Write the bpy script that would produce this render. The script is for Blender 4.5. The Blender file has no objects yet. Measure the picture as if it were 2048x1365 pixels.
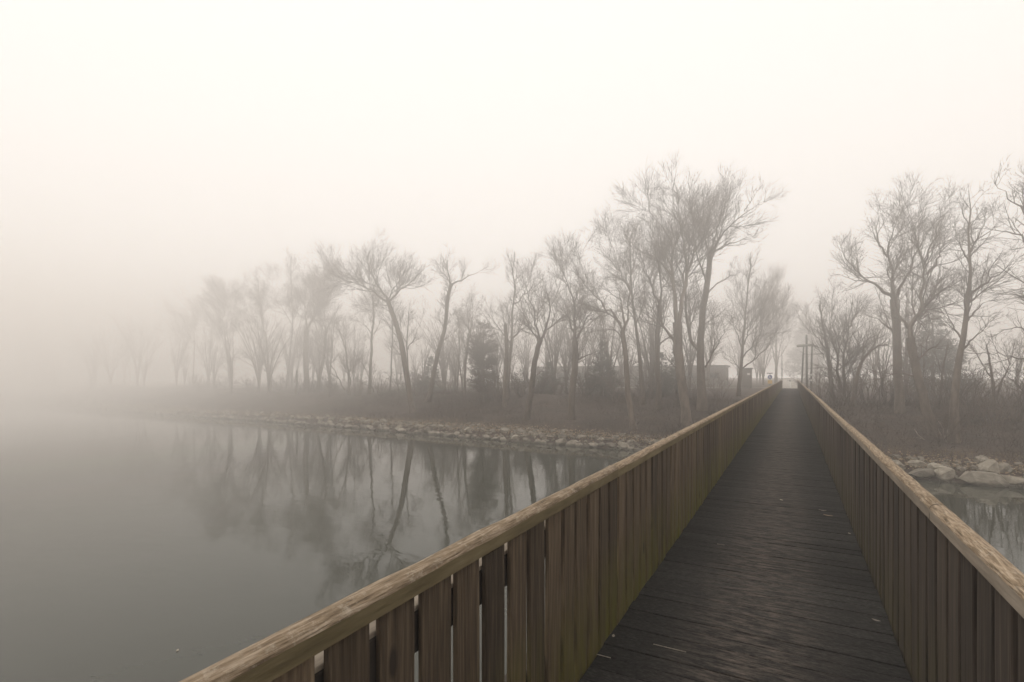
import bpy, bmesh, math, random
import numpy as np
from mathutils import Vector, Matrix

# ------------------------------------------------------------------ camera, world, sun, exposure
SC = bpy.context.scene
COL = SC.collection
F, HOR, VPX, EYE = 1041.0, 750.0, 1584.0, 1.71      # photo geometry at 2048 px wide
TH = math.atan((VPX - 1024) / F)
WATER_Z = -3.5

cam_d = bpy.data.cameras.new('camera')
cam_d.sensor_width = 36.0
cam_d.lens = F / 2048 * 36.0
cam_d.shift_y = (HOR - 682.5) / 2048
cam_d.clip_start, cam_d.clip_end = 0.05, 3000
cam = bpy.data.objects.new('camera', cam_d)
COL.objects.link(cam)
cam.location = (0, 0, EYE)
cam.rotation_euler = (math.radians(90), 0, TH)
SC.camera = cam

SUN_EL, SUN_AZ = math.radians(66), math.radians(-70)   # azimuth from +Y towards +X
world = bpy.data.worlds.new('World')
SC.world = world
world.use_nodes = True
nt = world.node_tree
nt.nodes.clear()
sky = nt.nodes.new('ShaderNodeTexSky')
sky.sky_type = 'NISHITA'
sky.sun_disc = False
sky.sun_elevation = SUN_EL
sky.sun_rotation = SUN_AZ
sky.dust_density = 6.0
hs = nt.nodes.new('ShaderNodeHueSaturation')
hs.inputs['Saturation'].default_value = 0.12
mx = nt.nodes.new('ShaderNodeMix')
mx.data_type = 'RGBA'
mx.inputs['Factor'].default_value = 0.94                # overcast veil over the clear sky
mx.inputs['B'].default_value = (12.75, 12.15, 11.6, 1)
bg = nt.nodes.new('ShaderNodeBackground')
bg.inputs['Strength'].default_value = 0.1
wo = nt.nodes.new('ShaderNodeOutputWorld')
nt.links.new(sky.outputs[0], hs.inputs['Color'])
nt.links.new(hs.outputs[0], mx.inputs['A'])
nt.links.new(mx.outputs['Result'], bg.inputs['Color'])
nt.links.new(bg.outputs[0], wo.inputs['Surface'])

sun_d = bpy.data.lights.new('sun', 'SUN')
sun_d.energy = 1.4
sun_d.angle = math.radians(40)
sun_d.color = (1.0, 0.95, 0.88)
sun = bpy.data.objects.new('sun', sun_d)
COL.objects.link(sun)
sdir = Vector((math.sin(SUN_AZ) * math.cos(SUN_EL), math.cos(SUN_AZ) * math.cos(SUN_EL), math.sin(SUN_EL)))
sun.rotation_euler = (-sdir).to_track_quat('-Z', 'Y').to_euler()

vs = SC.view_settings
vs.view_transform = 'Standard'
vs.look = 'None'
vs.gamma = 1.0
vs.exposure = 0.0
vs.use_curve_mapping = False
SC.render.engine = 'CYCLES'
cy = SC.cycles
cy.max_bounces = 10
cy.diffuse_bounces = 3
cy.glossy_bounces = 3
cy.transmission_bounces = 2
cy.volume_bounces = 5
cy.transparent_max_bounces = 4
cy.volume_step_rate = 3.0
cy.volume_max_steps = 64
cy.use_denoising = True
cy.caustics_reflective = False
cy.caustics_refractive = False

RNG = np.random.default_rng(7)
random.seed(7)

# ------------------------------------------------------------------ helpers
def pix(px, py, Y):
    """World point on the plane y = Y seen at photo pixel (px, py)."""
    t = (px - 1024) / F
    z = Y / (math.cos(TH) + math.sin(TH) * t)
    return Vector((z * (-math.sin(TH) + math.cos(TH) * t), Y, EYE - z * (py - HOR) / F))

def depth(px, Y):
    t = (px - 1024) / F
    return Y / (math.cos(TH) + math.sin(TH) * t)

def link(o, parent=None):
    COL.objects.link(o)
    if parent is not None:
        o.parent = parent
    return o

def empty(name, loc=(0, 0, 0), parent=None):
    o = bpy.data.objects.new(name, None)
    o.empty_display_size = 0.3
    o.location = loc
    return link(o, parent)

def tag(o, label=None, cat=None, group=None, kind=None):
    if label: o['label'] = label
    if cat: o['category'] = cat
    if group: o['group'] = group
    if kind: o['kind'] = kind
    return o

def mesh_np(name, verts, faces, mat=None, smooth=True):
    """verts (n,3); faces: list of int arrays (m,3) or (m,4)."""
    me = bpy.data.meshes.new(name)
    verts = np.ascontiguousarray(verts, dtype=np.float32)
    me.vertices.add(len(verts))
    me.vertices.foreach_set('co', verts.ravel())
    faces = [f for f in faces if len(f)]
    li = np.concatenate([f.ravel() for f in faces]).astype(np.int32)
    tot = np.concatenate([np.full(len(f), f.shape[1]) for f in faces]).astype(np.int32)
    st = np.concatenate([[0], np.cumsum(tot)[:-1]]).astype(np.int32)
    me.loops.add(len(li))
    me.loops.foreach_set('vertex_index', li)
    me.polygons.add(len(tot))
    me.polygons.foreach_set('loop_start', st)
    me.update(calc_edges=True)
    me.validate()
    if not smooth:
        me.polygons.foreach_set('use_smooth', np.zeros(len(tot), dtype=bool))
    if mat: me.materials.append(mat)
    return me

def obj(name, me, parent=None, loc=None):
    o = bpy.data.objects.new(name, me)
    if loc is not None: o.location = loc
    return link(o, parent)

def box_mesh(name, sx, sy, sz, mat, bevel=0.0, seg=1, origin=(0, 0, 0), jitter=0.0, cuts=0, axis=None):
    bm = bmesh.new()
    bmesh.ops.create_cube(bm, size=1.0)
    for v in bm.verts:
        v.co = Vector((v.co.x * sx + origin[0], v.co.y * sy + origin[1], v.co.z * sz + origin[2]))
    if bevel:
        bmesh.ops.bevel(bm, geom=bm.edges[:], offset=bevel, segments=seg, affect='EDGES', profile=0.6)
    if jitter:
        for v in bm.verts:
            v.co += Vector([random.uniform(-jitter, jitter) for _ in range(3)])
    me = bpy.data.meshes.new(name)
    bm.to_mesh(me)
    bm.free()
    for p in me.polygons: p.use_smooth = False
    if mat: me.materials.append(mat)
    return me

def tubes(P, R, sides):
    """P (N,K,3), R (N,K) -> verts, quads for N open tubes (tips taper)."""
    N, K, _ = P.shape
    T = np.empty_like(P)
    T[:, 1:-1] = P[:, 2:] - P[:, :-2]
    T[:, 0] = P[:, 1] - P[:, 0]
    T[:, -1] = P[:, -1] - P[:, -2]
    T /= np.linalg.norm(T, axis=2, keepdims=True) + 1e-9
    ref = np.where(np.abs(T[:, :1, 2:3]) > 0.8, np.array([1.0, 0, 0]), np.array([0, 0, 1.0]))
    ref = np.broadcast_to(ref, T.shape)
    U = np.cross(T, ref); U /= np.linalg.norm(U, axis=2, keepdims=True) + 1e-9
    V = np.cross(T, U)
    a = np.arange(sides) * 2 * math.pi / sides
    ring = (np.cos(a)[None, None, :, None] * U[:, :, None] + np.sin(a)[None, None, :, None] * V[:, :, None])
    verts = (P[:, :, None] + R[:, :, None, None] * ring).reshape(-1, 3)
    n = np.arange(N)[:, None, None] * (K * sides)
    k = np.arange(K - 1)[None, :, None] * sides
    s = np.arange(sides)[None, None, :]
    s2 = (s + 1) % sides
    q = np.stack([n + k + s, n + k + s2, n + k + sides + s2, n + k + sides + s], axis=-1).reshape(-1, 4)
    return verts, q

def join_parts(parts):
    vs_, qs, off = [], [], 0
    for v, q in parts:
        vs_.append(v); qs.append(q + off); off += len(v)
    return np.concatenate(vs_), np.concatenate(qs)

def resample(pts, K):
    pts = np.asarray(pts, float)
    if len(pts) == 2:
        t = np.linspace(0, 1, K)[:, None]
        return pts[0] * (1 - t) + pts[1] * t
    # Catmull-Rom through the points, then even spacing
    p = np.concatenate([[2 * pts[0] - pts[1]], pts, [2 * pts[-1] - pts[-2]]])
    out = []
    for i in range(1, len(p) - 2):
        for t in np.linspace(0, 1, 8, endpoint=False):
            a, b, c, d = p[i - 1], p[i], p[i + 1], p[i + 2]
            out.append(0.5 * (2 * b + (c - a) * t + (2 * a - 5 * b + 4 * c - d) * t * t + (3 * b - a - 3 * c + d) * t ** 3))
    out.append(p[-2]); out = np.array(out)
    L = np.concatenate([[0], np.cumsum(np.linalg.norm(np.diff(out, axis=0), axis=1))])
    u = np.linspace(0, L[-1], K)
    return np.stack([np.interp(u, L, out[:, j]) for j in range(3)], axis=1)

def grow(P, R, dens, nmin, nmax, t0, ang, lf, lmax, K, up, wob, rf, rmin, rng, taper=0.35, lmin=0.15):
    """Children of branches P: dens per metre, at parameter t0..1."""
    N, Kp, _ = P.shape
    seg = np.linalg.norm(np.diff(P, axis=1), axis=2)
    L = seg.sum(1)
    n = np.clip(np.round(L * dens * (1 - t0) + rng.uniform(-.5, .5, N)), nmin, nmax).astype(int)
    idx = np.repeat(np.arange(N), n)
    M = len(idx)
    t = t0 + (1 - t0) * rng.random(M) ** 0.85
    u = np.clip(t * (Kp - 1), 0, Kp - 1.001)
    i = u.astype(int); fr = (u - i)[:, None]
    A, B = P[idx, i], P[idx, i + 1]
    pos = A * (1 - fr) + B * fr
    tan = (B - A) / (np.linalg.norm(B - A, axis=1, keepdims=True) + 1e-9)
    rad = R[idx, i] * (1 - fr[:, 0]) + R[idx, i + 1] * fr[:, 0]
    rv = rng.normal(size=(M, 3))
    rv -= (rv * tan).sum(1, keepdims=True) * tan
    rv /= np.linalg.norm(rv, axis=1, keepdims=True) + 1e-9
    a = rng.uniform(ang[0], ang[1], M)[:, None]
    d = tan * np.cos(a) + rv * np.sin(a)
    d[:, 2] += up * 1.6
    d /= np.linalg.norm(d, axis=1, keepdims=True)
    ln = np.clip(lf * L[idx] * (1.15 - 0.65 * t) * rng.uniform(.6, 1.3, M), lmin, lmax)
    C = np.empty((M, K, 3)); C[:, 0] = pos
    st = (ln / (K - 1))[:, None]
    for k in range(1, K):
        C[:, k] = C[:, k - 1] + d * st
        d = d + rng.normal(size=(M, 3)) * wob
        d[:, 2] += up
        d /= np.linalg.norm(d, axis=1, keepdims=True)
    r0 = np.maximum(np.minimum(rad * rf, ln * 0.011 + rmin), rmin)
    RR = r0[:, None] * np.linspace(1, taper, K)[None]
    return C, np.maximum(RR, rmin * 0.5)

def nodes_of(mat):
    mat.use_nodes = True
    return mat.node_tree.nodes, mat.node_tree.links, mat.node_tree.nodes['Principled BSDF']

def ramp(nd, stops):
    r = nd.new('ShaderNodeValToRGB')
    e = r.color_ramp.elements
    e[0].position, e[0].color = stops[0][0], (*stops[0][1], 1)
    e[1].position, e[1].color = stops[-1][0], (*stops[-1][1], 1)
    for p, c in stops[1:-1]:
        x = e.new(p); x.color = (*c, 1)
    return r

def mat_noise(name, stops, scale=5.0, stretch=(1, 1, 1), rough=0.85, bump=0.3, bscale=None, detail=6, coord='Object', spec=0.3, rand=True, bdist=0.02, rvar=0.25):
    m = bpy.data.materials.new(name)
    nd, ln, bs = nodes_of(m)
    tc = nd.new('ShaderNodeTexCoord')
    mp = nd.new('ShaderNodeMapping')
    mp.inputs['Scale'].default_value = stretch
    ln.new(tc.outputs[coord] if coord != 'World' else nd.new('ShaderNodeNewGeometry').outputs['Position'], mp.inputs['Vector'])
    nz = nd.new('ShaderNodeTexNoise')
    nz.noise_dimensions = '4D'
    nz.inputs['Scale'].default_value = scale
    nz.inputs['Detail'].default_value = detail
    nz.inputs['Roughness'].default_value = 0.62
    ln.new(mp.outputs[0], nz.inputs['Vector'])
    oi = nd.new('ShaderNodeObjectInfo')
    if rand:
        w = nd.new('ShaderNodeMath'); w.operation = 'MULTIPLY'; w.inputs[1].default_value = 37.0
        ln.new(oi.outputs['Random'], w.inputs[0]); ln.new(w.outputs[0], nz.inputs['W'])
    r = ramp(nd, stops)
    ln.new(nz.outputs['Fac'], r.inputs[0])
    col = r.outputs[0]
    if rand and rvar:
        hv = nd.new('ShaderNodeHueSaturation')
        mr = nd.new('ShaderNodeMapRange')
        mr.inputs['To Min'].default_value = 1 - rvar
        mr.inputs['To Max'].default_value = 1 + rvar
        ln.new(oi.outputs['Random'], mr.inputs['Value'])
        ln.new(mr.outputs[0], hv.inputs['Value'])
        ln.new(col, hv.inputs['Color'])
        col = hv.outputs[0]
    ln.new(col, bs.inputs['Base Color'])
    bs.inputs['Roughness'].default_value = rough
    bs.inputs['Specular IOR Level'].default_value = spec
    if bump:
        nb = nd.new('ShaderNodeTexNoise')
        nb.noise_dimensions = '4D'
        nb.inputs['Scale'].default_value = bscale or scale * 2
        nb.inputs['Detail'].default_value = 5
        ln.new(mp.outputs[0], nb.inputs['Vector'])
        if rand: ln.new(w.outputs[0], nb.inputs['W'])
        bp = nd.new('ShaderNodeBump')
        bp.inputs['Strength'].default_value = bump
        bp.inputs['Distance'].default_value = bdist
        ln.new(nb.outputs['Fac'], bp.inputs['Height'])
        ln.new(bp.outputs[0], bs.inputs['Normal'])
    m['col'] = 1
    return m

def overlay(m, colour, build_mask):
    """Mix a second real colour (algae, wear, leaf stain) over base colour using a mask built by build_mask(nd, ln)."""
    nd, ln = m.node_tree.nodes, m.node_tree.links
    bs = nd['Principled BSDF']
    src = bs.inputs['Base Color'].links[0].from_socket
    mask = build_mask(nd, ln)
    x = nd.new('ShaderNodeMix'); x.data_type = 'RGBA'
    ln.new(mask, x.inputs['Factor'])
    ln.new(src, x.inputs['A'])
    x.inputs['B'].default_value = (*colour, 1)
    ln.new(x.outputs['Result'], bs.inputs['Base Color'])

# ------------------------------------------------------------------ materials
M = {}
M['bark'] = mat_noise('bark', [(.3, (.062, .048, .038)), (.7, (.155, .124, .098))], 3, (1, 1, .35), .95, .6, coord='World', rvar=.2)
M['twig'] = mat_noise('twig_bark', [(.3, (.075, .056, .045)), (.7, (.13, .10, .081))], 2, rough=.95, bump=0, coord='World', rvar=.2)
M['pale_bark'] = mat_noise('pale_dead_wood', [(.3, (.14, .12, .10)), (.7, (.28, .25, .21))], 4, (1, 1, .3), .95, .5, coord='World')
M['needle'] = mat_noise('conifer_needles', [(.3, (.03, .032, .022)), (.7, (.075, .072, .052))], 2, rough=.9, bump=0, coord='World', rvar=.15)
M['leaf_bush'] = mat_noise('withered_foliage', [(.3, (.075, .054, .043)), (.7, (.145, .108, .085))], 2, rough=.9, bump=0, coord='World')
M['bramble'] = mat_noise('bramble_stems', [(.3, (.023, .0145, .0098)), (.55, (.044, .028, .0185)), (.8, (.072, .048, .032))], .8, rough=.95, bump=0, coord='World', rand=False)
M['dry_grass'] = mat_noise('dry_grass', [(.3, (.12, .09, .055)), (.7, (.26, .20, .12))], 1.2, rough=.95, bump=0, coord='World', rand=False)
M['dead_leaf'] = mat_noise('dead_leaves', [(.3, (.16, .105, .06)), (.7, (.38, .30, .20))], 4, rough=.85, bump=0, coord='World', rand=False)
M['ground'] = mat_noise('leafy_soil', [(.3, (.026, .018, .013)), (.55, (.046, .032, .023)), (.8, (.075, .055, .038))], .7, rough=.97, bump=.8, bscale=3, coord='World', rand=False, bdist=.15)
M['gravel_path'] = mat_noise('pale_gravel', [(.3, (.20, .185, .16)), (.7, (.34, .31, .27))], 6, rough=.95, bump=.5, coord='World', rand=False)
M['stone'] = mat_noise('riprap_stone', [(.25, (.10, .088, .07)), (.5, (.205, .182, .145)), (.75, (.32, .287, .235))], 2.2, rough=.9, bump=.7, bscale=7, bdist=.05, rvar=.3)
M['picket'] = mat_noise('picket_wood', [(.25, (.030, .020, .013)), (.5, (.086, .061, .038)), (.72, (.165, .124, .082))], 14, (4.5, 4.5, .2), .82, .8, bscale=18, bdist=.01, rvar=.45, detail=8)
M['rail'] = mat_noise('handrail_wood', [(.30, (.075, .053, .033)), (.48, (.215, .158, .102)), (.66, (.37, .295, .215))], 34, (3.2, .28, 3.2), .92, 1.0, bscale=44, bdist=.012, rvar=.12, detail=8)
M['rail_side'] = mat_noise('handrail_side', [(.25, (.13, .105, .08)), (.5, (.215, .18, .14)), (.75, (.30, .255, .205))], 12, (2, .3, 2), .88, .5, bscale=30, bdist=.006, rvar=.12)
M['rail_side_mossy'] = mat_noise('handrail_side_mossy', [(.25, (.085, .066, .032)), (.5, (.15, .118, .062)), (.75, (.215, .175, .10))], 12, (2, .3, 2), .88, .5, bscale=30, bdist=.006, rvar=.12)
M['picket_dark'] = mat_noise('dark_picket_wood', [(.3, (.025, .019, .015)), (.55, (.058, .044, .033)), (.70, (.10, .08, .06)), (.78, (.21, .175, .13))], 16, (3, 3, .10), .8, .5, bscale=20, bdist=.008, rvar=.35)  # darker, more streaked variant of the picket wood for one railing
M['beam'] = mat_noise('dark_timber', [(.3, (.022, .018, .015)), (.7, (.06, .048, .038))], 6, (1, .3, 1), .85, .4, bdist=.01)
M['plank'] = mat_noise('deck_wood', [(.3, (.011, .0105, .0098)), (.5, (.024, .0228, .021)), (.7, (.050, .047, .043))], 70, (.5, 1.2, 1), .88, .6, bscale=150, bdist=.008, detail=9, rvar=.2, spec=.1)
M['frame_wood'] = mat_noise('weathered_green_timber', [(.3, (.07, .07, .058)), (.7, (.14, .14, .118))], 3, (1, 1, .3), .9, .3)
M['frame_top'] = mat_noise('weathered_log', [(.3, (.16, .155, .135)), (.7, (.28, .27, .24))], 5, rough=.9, bump=.3)
M['wall'] = mat_noise('building_wall', [(.3, (.12, .105, .092)), (.7, (.16, .14, .125))], 1.0, rough=.9, bump=.1, coord='World')
M['roof'] = mat_noise('building_roof', [(.3, (.06, .054, .05)), (.7, (.09, .082, .075))], 1.5, rough=.9, bump=.1, coord='World')
M['glass'] = mat_noise('dark_glass', [(.3, (.02, .022, .024)), (.7, (.035, .036, .038))], 1.0, rough=.12, bump=0, spec=.5)
M['metal'] = mat_noise('grey_metal', [(.3, (.09, .09, .088)), (.7, (.15, .15, .145))], 4, rough=.5, bump=0)
M['blue'] = mat_noise('sign_blue', [(.3, (.02, .06, .28)), (.7, (.03, .08, .34))], 4, rough=.5, bump=0)
M['white'] = mat_noise('white_paint', [(.3, (.72, .71, .68)), (.7, (.82, .81, .78))], 4, rough=.5, bump=0)
M['yellow'] = mat_noise('sign_yellow', [(.3, (.55, .36, .08)), (.7, (.65, .44, .12))], 4, rough=.5, bump=0)
M['frost'] = mat_noise('pale_splinter', [(.3, (.16, .135, .105)), (.7, (.34, .30, .24))], 20, rough=.8, bump=0)

# green algae on the lower ends of the pickets, heavier in patches
def algae_mask(nd, ln):
    g = nd.new('ShaderNodeNewGeometry')
    sp = nd.new('ShaderNodeSeparateXYZ'); ln.new(g.outputs['Position'], sp.inputs[0])
    mr = nd.new('ShaderNodeMapRange')
    mr.inputs['From Min'].default_value = 0.62; mr.inputs['From Max'].default_value = 0.0
    ln.new(sp.outputs['Z'], mr.inputs['Value'])
    n = nd.new('ShaderNodeTexNoise'); n.inputs['Scale'].default_value = 3.0; n.inputs['Detail'].default_value = 5
    mp = nd.new('ShaderNodeMapping'); mp.inputs['Scale'].default_value = (3, 3, .6)
    ln.new(g.outputs['Position'], mp.inputs['Vector']); ln.new(mp.outputs[0], n.inputs['Vector'])
    r = ramp(nd, [(.30, (.1, .1, .1)), (.62, (1, 1, 1))]); ln.new(n.outputs['Fac'], r.inputs[0])
    mu = nd.new('ShaderNodeMath'); mu.operation = 'MULTIPLY'
    ln.new(mr.outputs[0], mu.inputs[0]); ln.new(r.outputs[0], mu.inputs[1])
    m2 = nd.new('ShaderNodeMath'); m2.operation = 'MULTIPLY'; m2.inputs[1].default_value = 1.05; m2.use_clamp = True
    ln.new(mu.outputs[0], m2.inputs[0])
    return m2.outputs[0]
overlay(M['picket'], (.125, .112, .02), algae_mask)
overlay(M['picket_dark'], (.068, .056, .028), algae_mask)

# knots on the pickets
def knot_mask(nd, ln):
    tc = nd.new('ShaderNodeTexCoord'); oi = nd.new('ShaderNodeObjectInfo')
    mp = nd.new('ShaderNodeMapping'); mp.inputs['Scale'].default_value = (7, 7, 2.6)
    ln.new(tc.outputs['Object'], mp.inputs['Vector'])
    v = nd.new('ShaderNodeTexVoronoi'); v.voronoi_dimensions = '4D'; v.inputs['Scale'].default_value = 1.0
    w = nd.new('ShaderNodeMath'); w.operation = 'MULTIPLY'; w.inputs[1].default_value = 53
    ln.new(oi.outputs['Random'], w.inputs[0]); ln.new(w.outputs[0], v.inputs['W']); ln.new(mp.outputs[0], v.inputs['Vector'])
    r = ramp(nd, [(.10, (.85, .85, .85)), (.17, (0, 0, 0))]); ln.new(v.outputs['Distance'], r.inputs[0])
    return r.outputs[0]
overlay(M['picket'], (.02, .014, .01), knot_mask)

# worn, pale brown walking line along the middle of the deck
def wear_mask(nd, ln):
    g = nd.new('ShaderNodeNewGeometry')
    sp = nd.new('ShaderNodeSeparateXYZ'); ln.new(g.outputs['Position'], sp.inputs[0])
    ad = nd.new('ShaderNodeMath'); ad.operation = 'ADD'; ad.inputs[1].default_value = 0.23
    ln.new(sp.outputs['X'], ad.inputs[0])
    ab = nd.new('ShaderNodeMath'); ab.operation = 'ABSOLUTE'; ln.new(ad.outputs[0], ab.inputs[0])
    mr = nd.new('ShaderNodeMapRange'); mr.interpolation_type = 'SMOOTHSTEP'
    mr.inputs['From Min'].default_value = 0.62; mr.inputs['From Max'].default_value = 0.05
    ln.new(ab.outputs[0], mr.inputs['Value'])
    n = nd.new('ShaderNodeTexNoise'); n.inputs['Scale'].default_value = 5; n.inputs['Detail'].default_value = 8; n.inputs['Roughness'].default_value = .75
    mp = nd.new('ShaderNodeMapping'); mp.inputs['Scale'].default_value = (1.1, 5.0, 1)
    ln.new(g.outputs['Position'], mp.inputs['Vector']); ln.new(mp.outputs[0], n.inputs['Vector'])
    r = ramp(nd, [(.45, (0, 0, 0)), (.58, (.45, .45, .45)), (.72, (1, 1, 1))]); ln.new(n.outputs['Fac'], r.inputs[0])
    mu = nd.new('ShaderNodeMath'); mu.operation = 'MULTIPLY'
    ln.new(mr.outputs[0], mu.inputs[0]); ln.new(r.outputs[0], mu.inputs[1])
    return mu.outputs[0]
overlay(M['plank'], (.15, .122, .102), wear_mask)

# lichen-pale and moss patches on the handrail
def lichen_mask(nd, ln):
    g = nd.new('ShaderNodeNewGeometry')
    n = nd.new('ShaderNodeTexNoise'); n.inputs['Scale'].default_value = 22; n.inputs['Detail'].default_value = 9; n.inputs['Roughness'].default_value = .8
    ln.new(g.outputs['Position'], n.inputs['Vector'])
    r = ramp(nd, [(.52, (0, 0, 0)), (.66, (.6, .6, .6))]); ln.new(n.outputs['Fac'], r.inputs[0])
    return r.outputs[0]
overlay(M['rail'], (.40, .35, .28), lichen_mask)

# dark wet tide mark on the stones next to the water
def wet_mask(nd, ln):
    g = nd.new('ShaderNodeNewGeometry')
    sp = nd.new('ShaderNodeSeparateXYZ'); ln.new(g.outputs['Position'], sp.inputs[0])
    n = nd.new('ShaderNodeTexNoise'); n.inputs['Scale'].default_value = 2.5; ln.new(g.outputs['Position'], n.inputs['Vector'])
    ad = nd.new('ShaderNodeMath'); ad.operation = 'MULTIPLY_ADD'; ad.inputs[1].default_value = .22
    ln.new(n.outputs['Fac'], ad.inputs[0]); ln.new(sp.outputs['Z'], ad.inputs[2])
    mr = nd.new('ShaderNodeMapRange'); mr.inputs['From Min'].default_value = -3.19; mr.inputs['From Max'].default_value = -3.30
    mr.inputs['To Max'].default_value = .8
    ln.new(ad.outputs[0], mr.inputs['Value'])
    return mr.outputs[0]
overlay(M['stone'], (.045, .040, .030), wet_mask)

# ochre leaf stain in hollows of the stones / soil near the water is left to dead leaves
mw = bpy.data.materials.new('lake_water')
nd, ln, bs = nodes_of(mw)
bs.inputs['Base Color'].default_value = (.035, .037, .028, 1)
bs.inputs['Roughness'].default_value = .02
bs.inputs['IOR'].default_value = 1.33
g = nd.new('ShaderNodeNewGeometry')
n1 = nd.new('ShaderNodeTexNoise'); n1.inputs['Scale'].default_value = 1.3; n1.inputs['Detail'].default_value = 3
mpw = nd.new('ShaderNodeMapping'); mpw.inputs['Scale'].default_value = (.6, 1.4, 1); mpw.inputs['Rotation'].default_value = (0, 0, TH)
ln.new(g.outputs['Position'], mpw.inputs['Vector']); ln.new(mpw.outputs[0], n1.inputs['Vector'])
bp = nd.new('ShaderNodeBump'); bp.inputs['Strength'].default_value = .045; bp.inputs['Distance'].default_value = .12
ln.new(n1.outputs['Fac'], bp.inputs['Height']); ln.new(bp.outputs[0], bs.inputs['Normal'])
M['water'] = mw

def volume_mat(name, colour, density, aniso=0.0):
    m = bpy.data.materials.new(name)
    m.use_nodes = True
    nd, ln = m.node_tree.nodes, m.node_tree.links
    nd.clear()
    out = nd.new('ShaderNodeOutputMaterial')
    v = nd.new('ShaderNodeVolumePrincipled')
    v.inputs['Color'].default_value = (*colour, 1)
    v.inputs['Density'].default_value = density
    v.inputs['Anisotropy'].default_value = aniso
    ln.new(v.outputs[0], out.inputs['Volume'])
    return m

# ------------------------------------------------------------------ terrain and water
SHX = np.array([-400, -300, -120, -75, -64, -50, -38, -28, -20, -9, -2, 6, 10, 40, 400.])
SHY = np.array([46, 42, 39, 38.3, 38.0, 37.9, 37.3, 36.6, 35.9, 35.4, 33.6, 32.3, 31.9, 31.5, 30.])
def shore(x): return np.interp(x, SHX, SHY)

def vnoise(x, y, s, seed):
    """Cheap smooth value noise."""
    r = np.random.default_rng(seed).random((64, 64))
    u, v = np.asarray(x) / s, np.asarray(y) / s
    i, j = np.floor(u).astype(int), np.floor(v).astype(int)
    a, b = u - i, v - j
    a, b = a * a * (3 - 2 * a), b * b * (3 - 2 * b)
    g_ = lambda p, q: r[p % 64, q % 64]
    return (g_(i, j) * (1 - a) + g_(i + 1, j) * a) * (1 - b) + (g_(i, j + 1) * (1 - a) + g_(i + 1, j + 1) * a) * b - .5

PD = np.array([-40, -6, -1.2, 0, .8, 2.2, 3.0, 6, 10, 14, 18, 26, 40, 400.])
PZ = np.array([-7.0, -6.0, -4.4, -3.62, -3.05, -2.62, -2.5, -1.95, -1.2, -.62, -.5, -.34, -.12, -.06])
def ground_z(x, y):
    d = np.asarray(y) - shore(x)
    z = np.interp(d, PD, PZ)
    w = np.clip(d / 4, 0, 1) * (1 - .8 * np.clip((d - 14) / 20, 0, 1))
    z = z + w * (vnoise(x, y, 5.0, 1) * .5 + vnoise(x, y, 1.7, 2) * .22)
    # keep clear of the deck underside near the bridge
    near = np.exp(-(np.asarray(x) + .27) ** 2 / 8.0) * (np.asarray(y) < 74.2)
    return np.minimum(z, z * (1 - near) + near * np.minimum(z, -.62))

def axis_vals(fine0, fine1, step, lo, hi, grow_=1.18):
    v = list(np.arange(fine0, fine1 + 1e-6, step))
    s, x = step, fine0
    while x > lo:
        s *= grow_; x -= s; v.insert(0, max(x, lo))
    s, x = step, fine1
    while x < hi:
        s *= grow_; x += s; v.append(min(x, hi))
    return np.array(sorted(set(np.round(v, 4))))

GX0, GX1, GY0, GY1 = -330., 270., -130., 330.
gx = axis_vals(-95, 30, .8, GX0, GX1)
gy = axis_vals(30, 62, .45, GY0, GY1)
XX, YY = np.meshgrid(gx, gy)
ZZ = ground_z(XX, YY)
verts = np.stack([XX.ravel(), YY.ravel(), ZZ.ravel()], 1)
nx, ny = len(gx), len(gy)
ii, jj = np.meshgrid(np.arange(nx - 1), np.arange(ny - 1))
a0 = (jj * nx + ii).ravel()
quads = np.stack([a0, a0 + 1, a0 + nx + 1, a0 + nx], 1)
ground = obj('ground', mesh_np('ground', verts, [quads], M['ground']))
tag(ground, 'brown leaf covered bank and flat land behind the lake shore', 'ground', kind='structure')

wverts = np.array([[GX0 + .5, GY0 + .5, WATER_Z], [GX1 - .5, GY0 + .5, WATER_Z], [GX1 - .5, 48, WATER_Z], [GX0 + .5, 48, WATER_Z]])
water = obj('lake_water', mesh_np('lake_water', wverts, [np.array([[0, 1, 2, 3]])], M['water']))
tag(water, 'still grey green lake mirroring the bare trees', 'water', kind='structure')

def strip(name, pts, width, lift, mat, step=1.5):
    """A path laid on the ground along pts."""
    P = resample([(p[0], p[1], 0) for p in pts], max(3, int(np.linalg.norm(np.array(pts[-1]) - np.array(pts[0])) / step)))
    T = np.gradient(P, axis=0); T /= np.linalg.norm(T, axis=1, keepdims=True)
    Nn = np.stack([-T[:, 1], T[:, 0], 0 * T[:, 0]], 1)
    rows = [P + Nn * (width * k) for k in (-.5, -.25, 0, .25, .5)]
    V = np.stack(rows, 1).reshape(-1, 3)
    V[:, 2] = ground_z(V[:, 0], V[:, 1]) + lift
    K = len(P)
    i_, j_ = np.meshgrid(np.arange(4), np.arange(K - 1))
    b = (j_ * 5 + i_).ravel()
    return mesh_np(name, V, [np.stack([b, b + 1, b + 6, b + 5], 1)], mat)

path = obj('footpath', strip('footpath', [(-.27, 74.4), (-.27, 110), (-2, 200), (-8, 320)], 2.6, .05, M['gravel_path']))
tag(path, 'pale gravel footpath running on beyond the bridge', 'path', kind='structure')
path2 = obj('footpath', strip('cross_path', [(-90, 70), (-40, 71), (-12, 74), (-3, 80), (-1.7, 88)], 1.8, .07, M['gravel_path']))
tag(path2, 'narrow pale track along the top of the dike', 'path', kind='structure')

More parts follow.
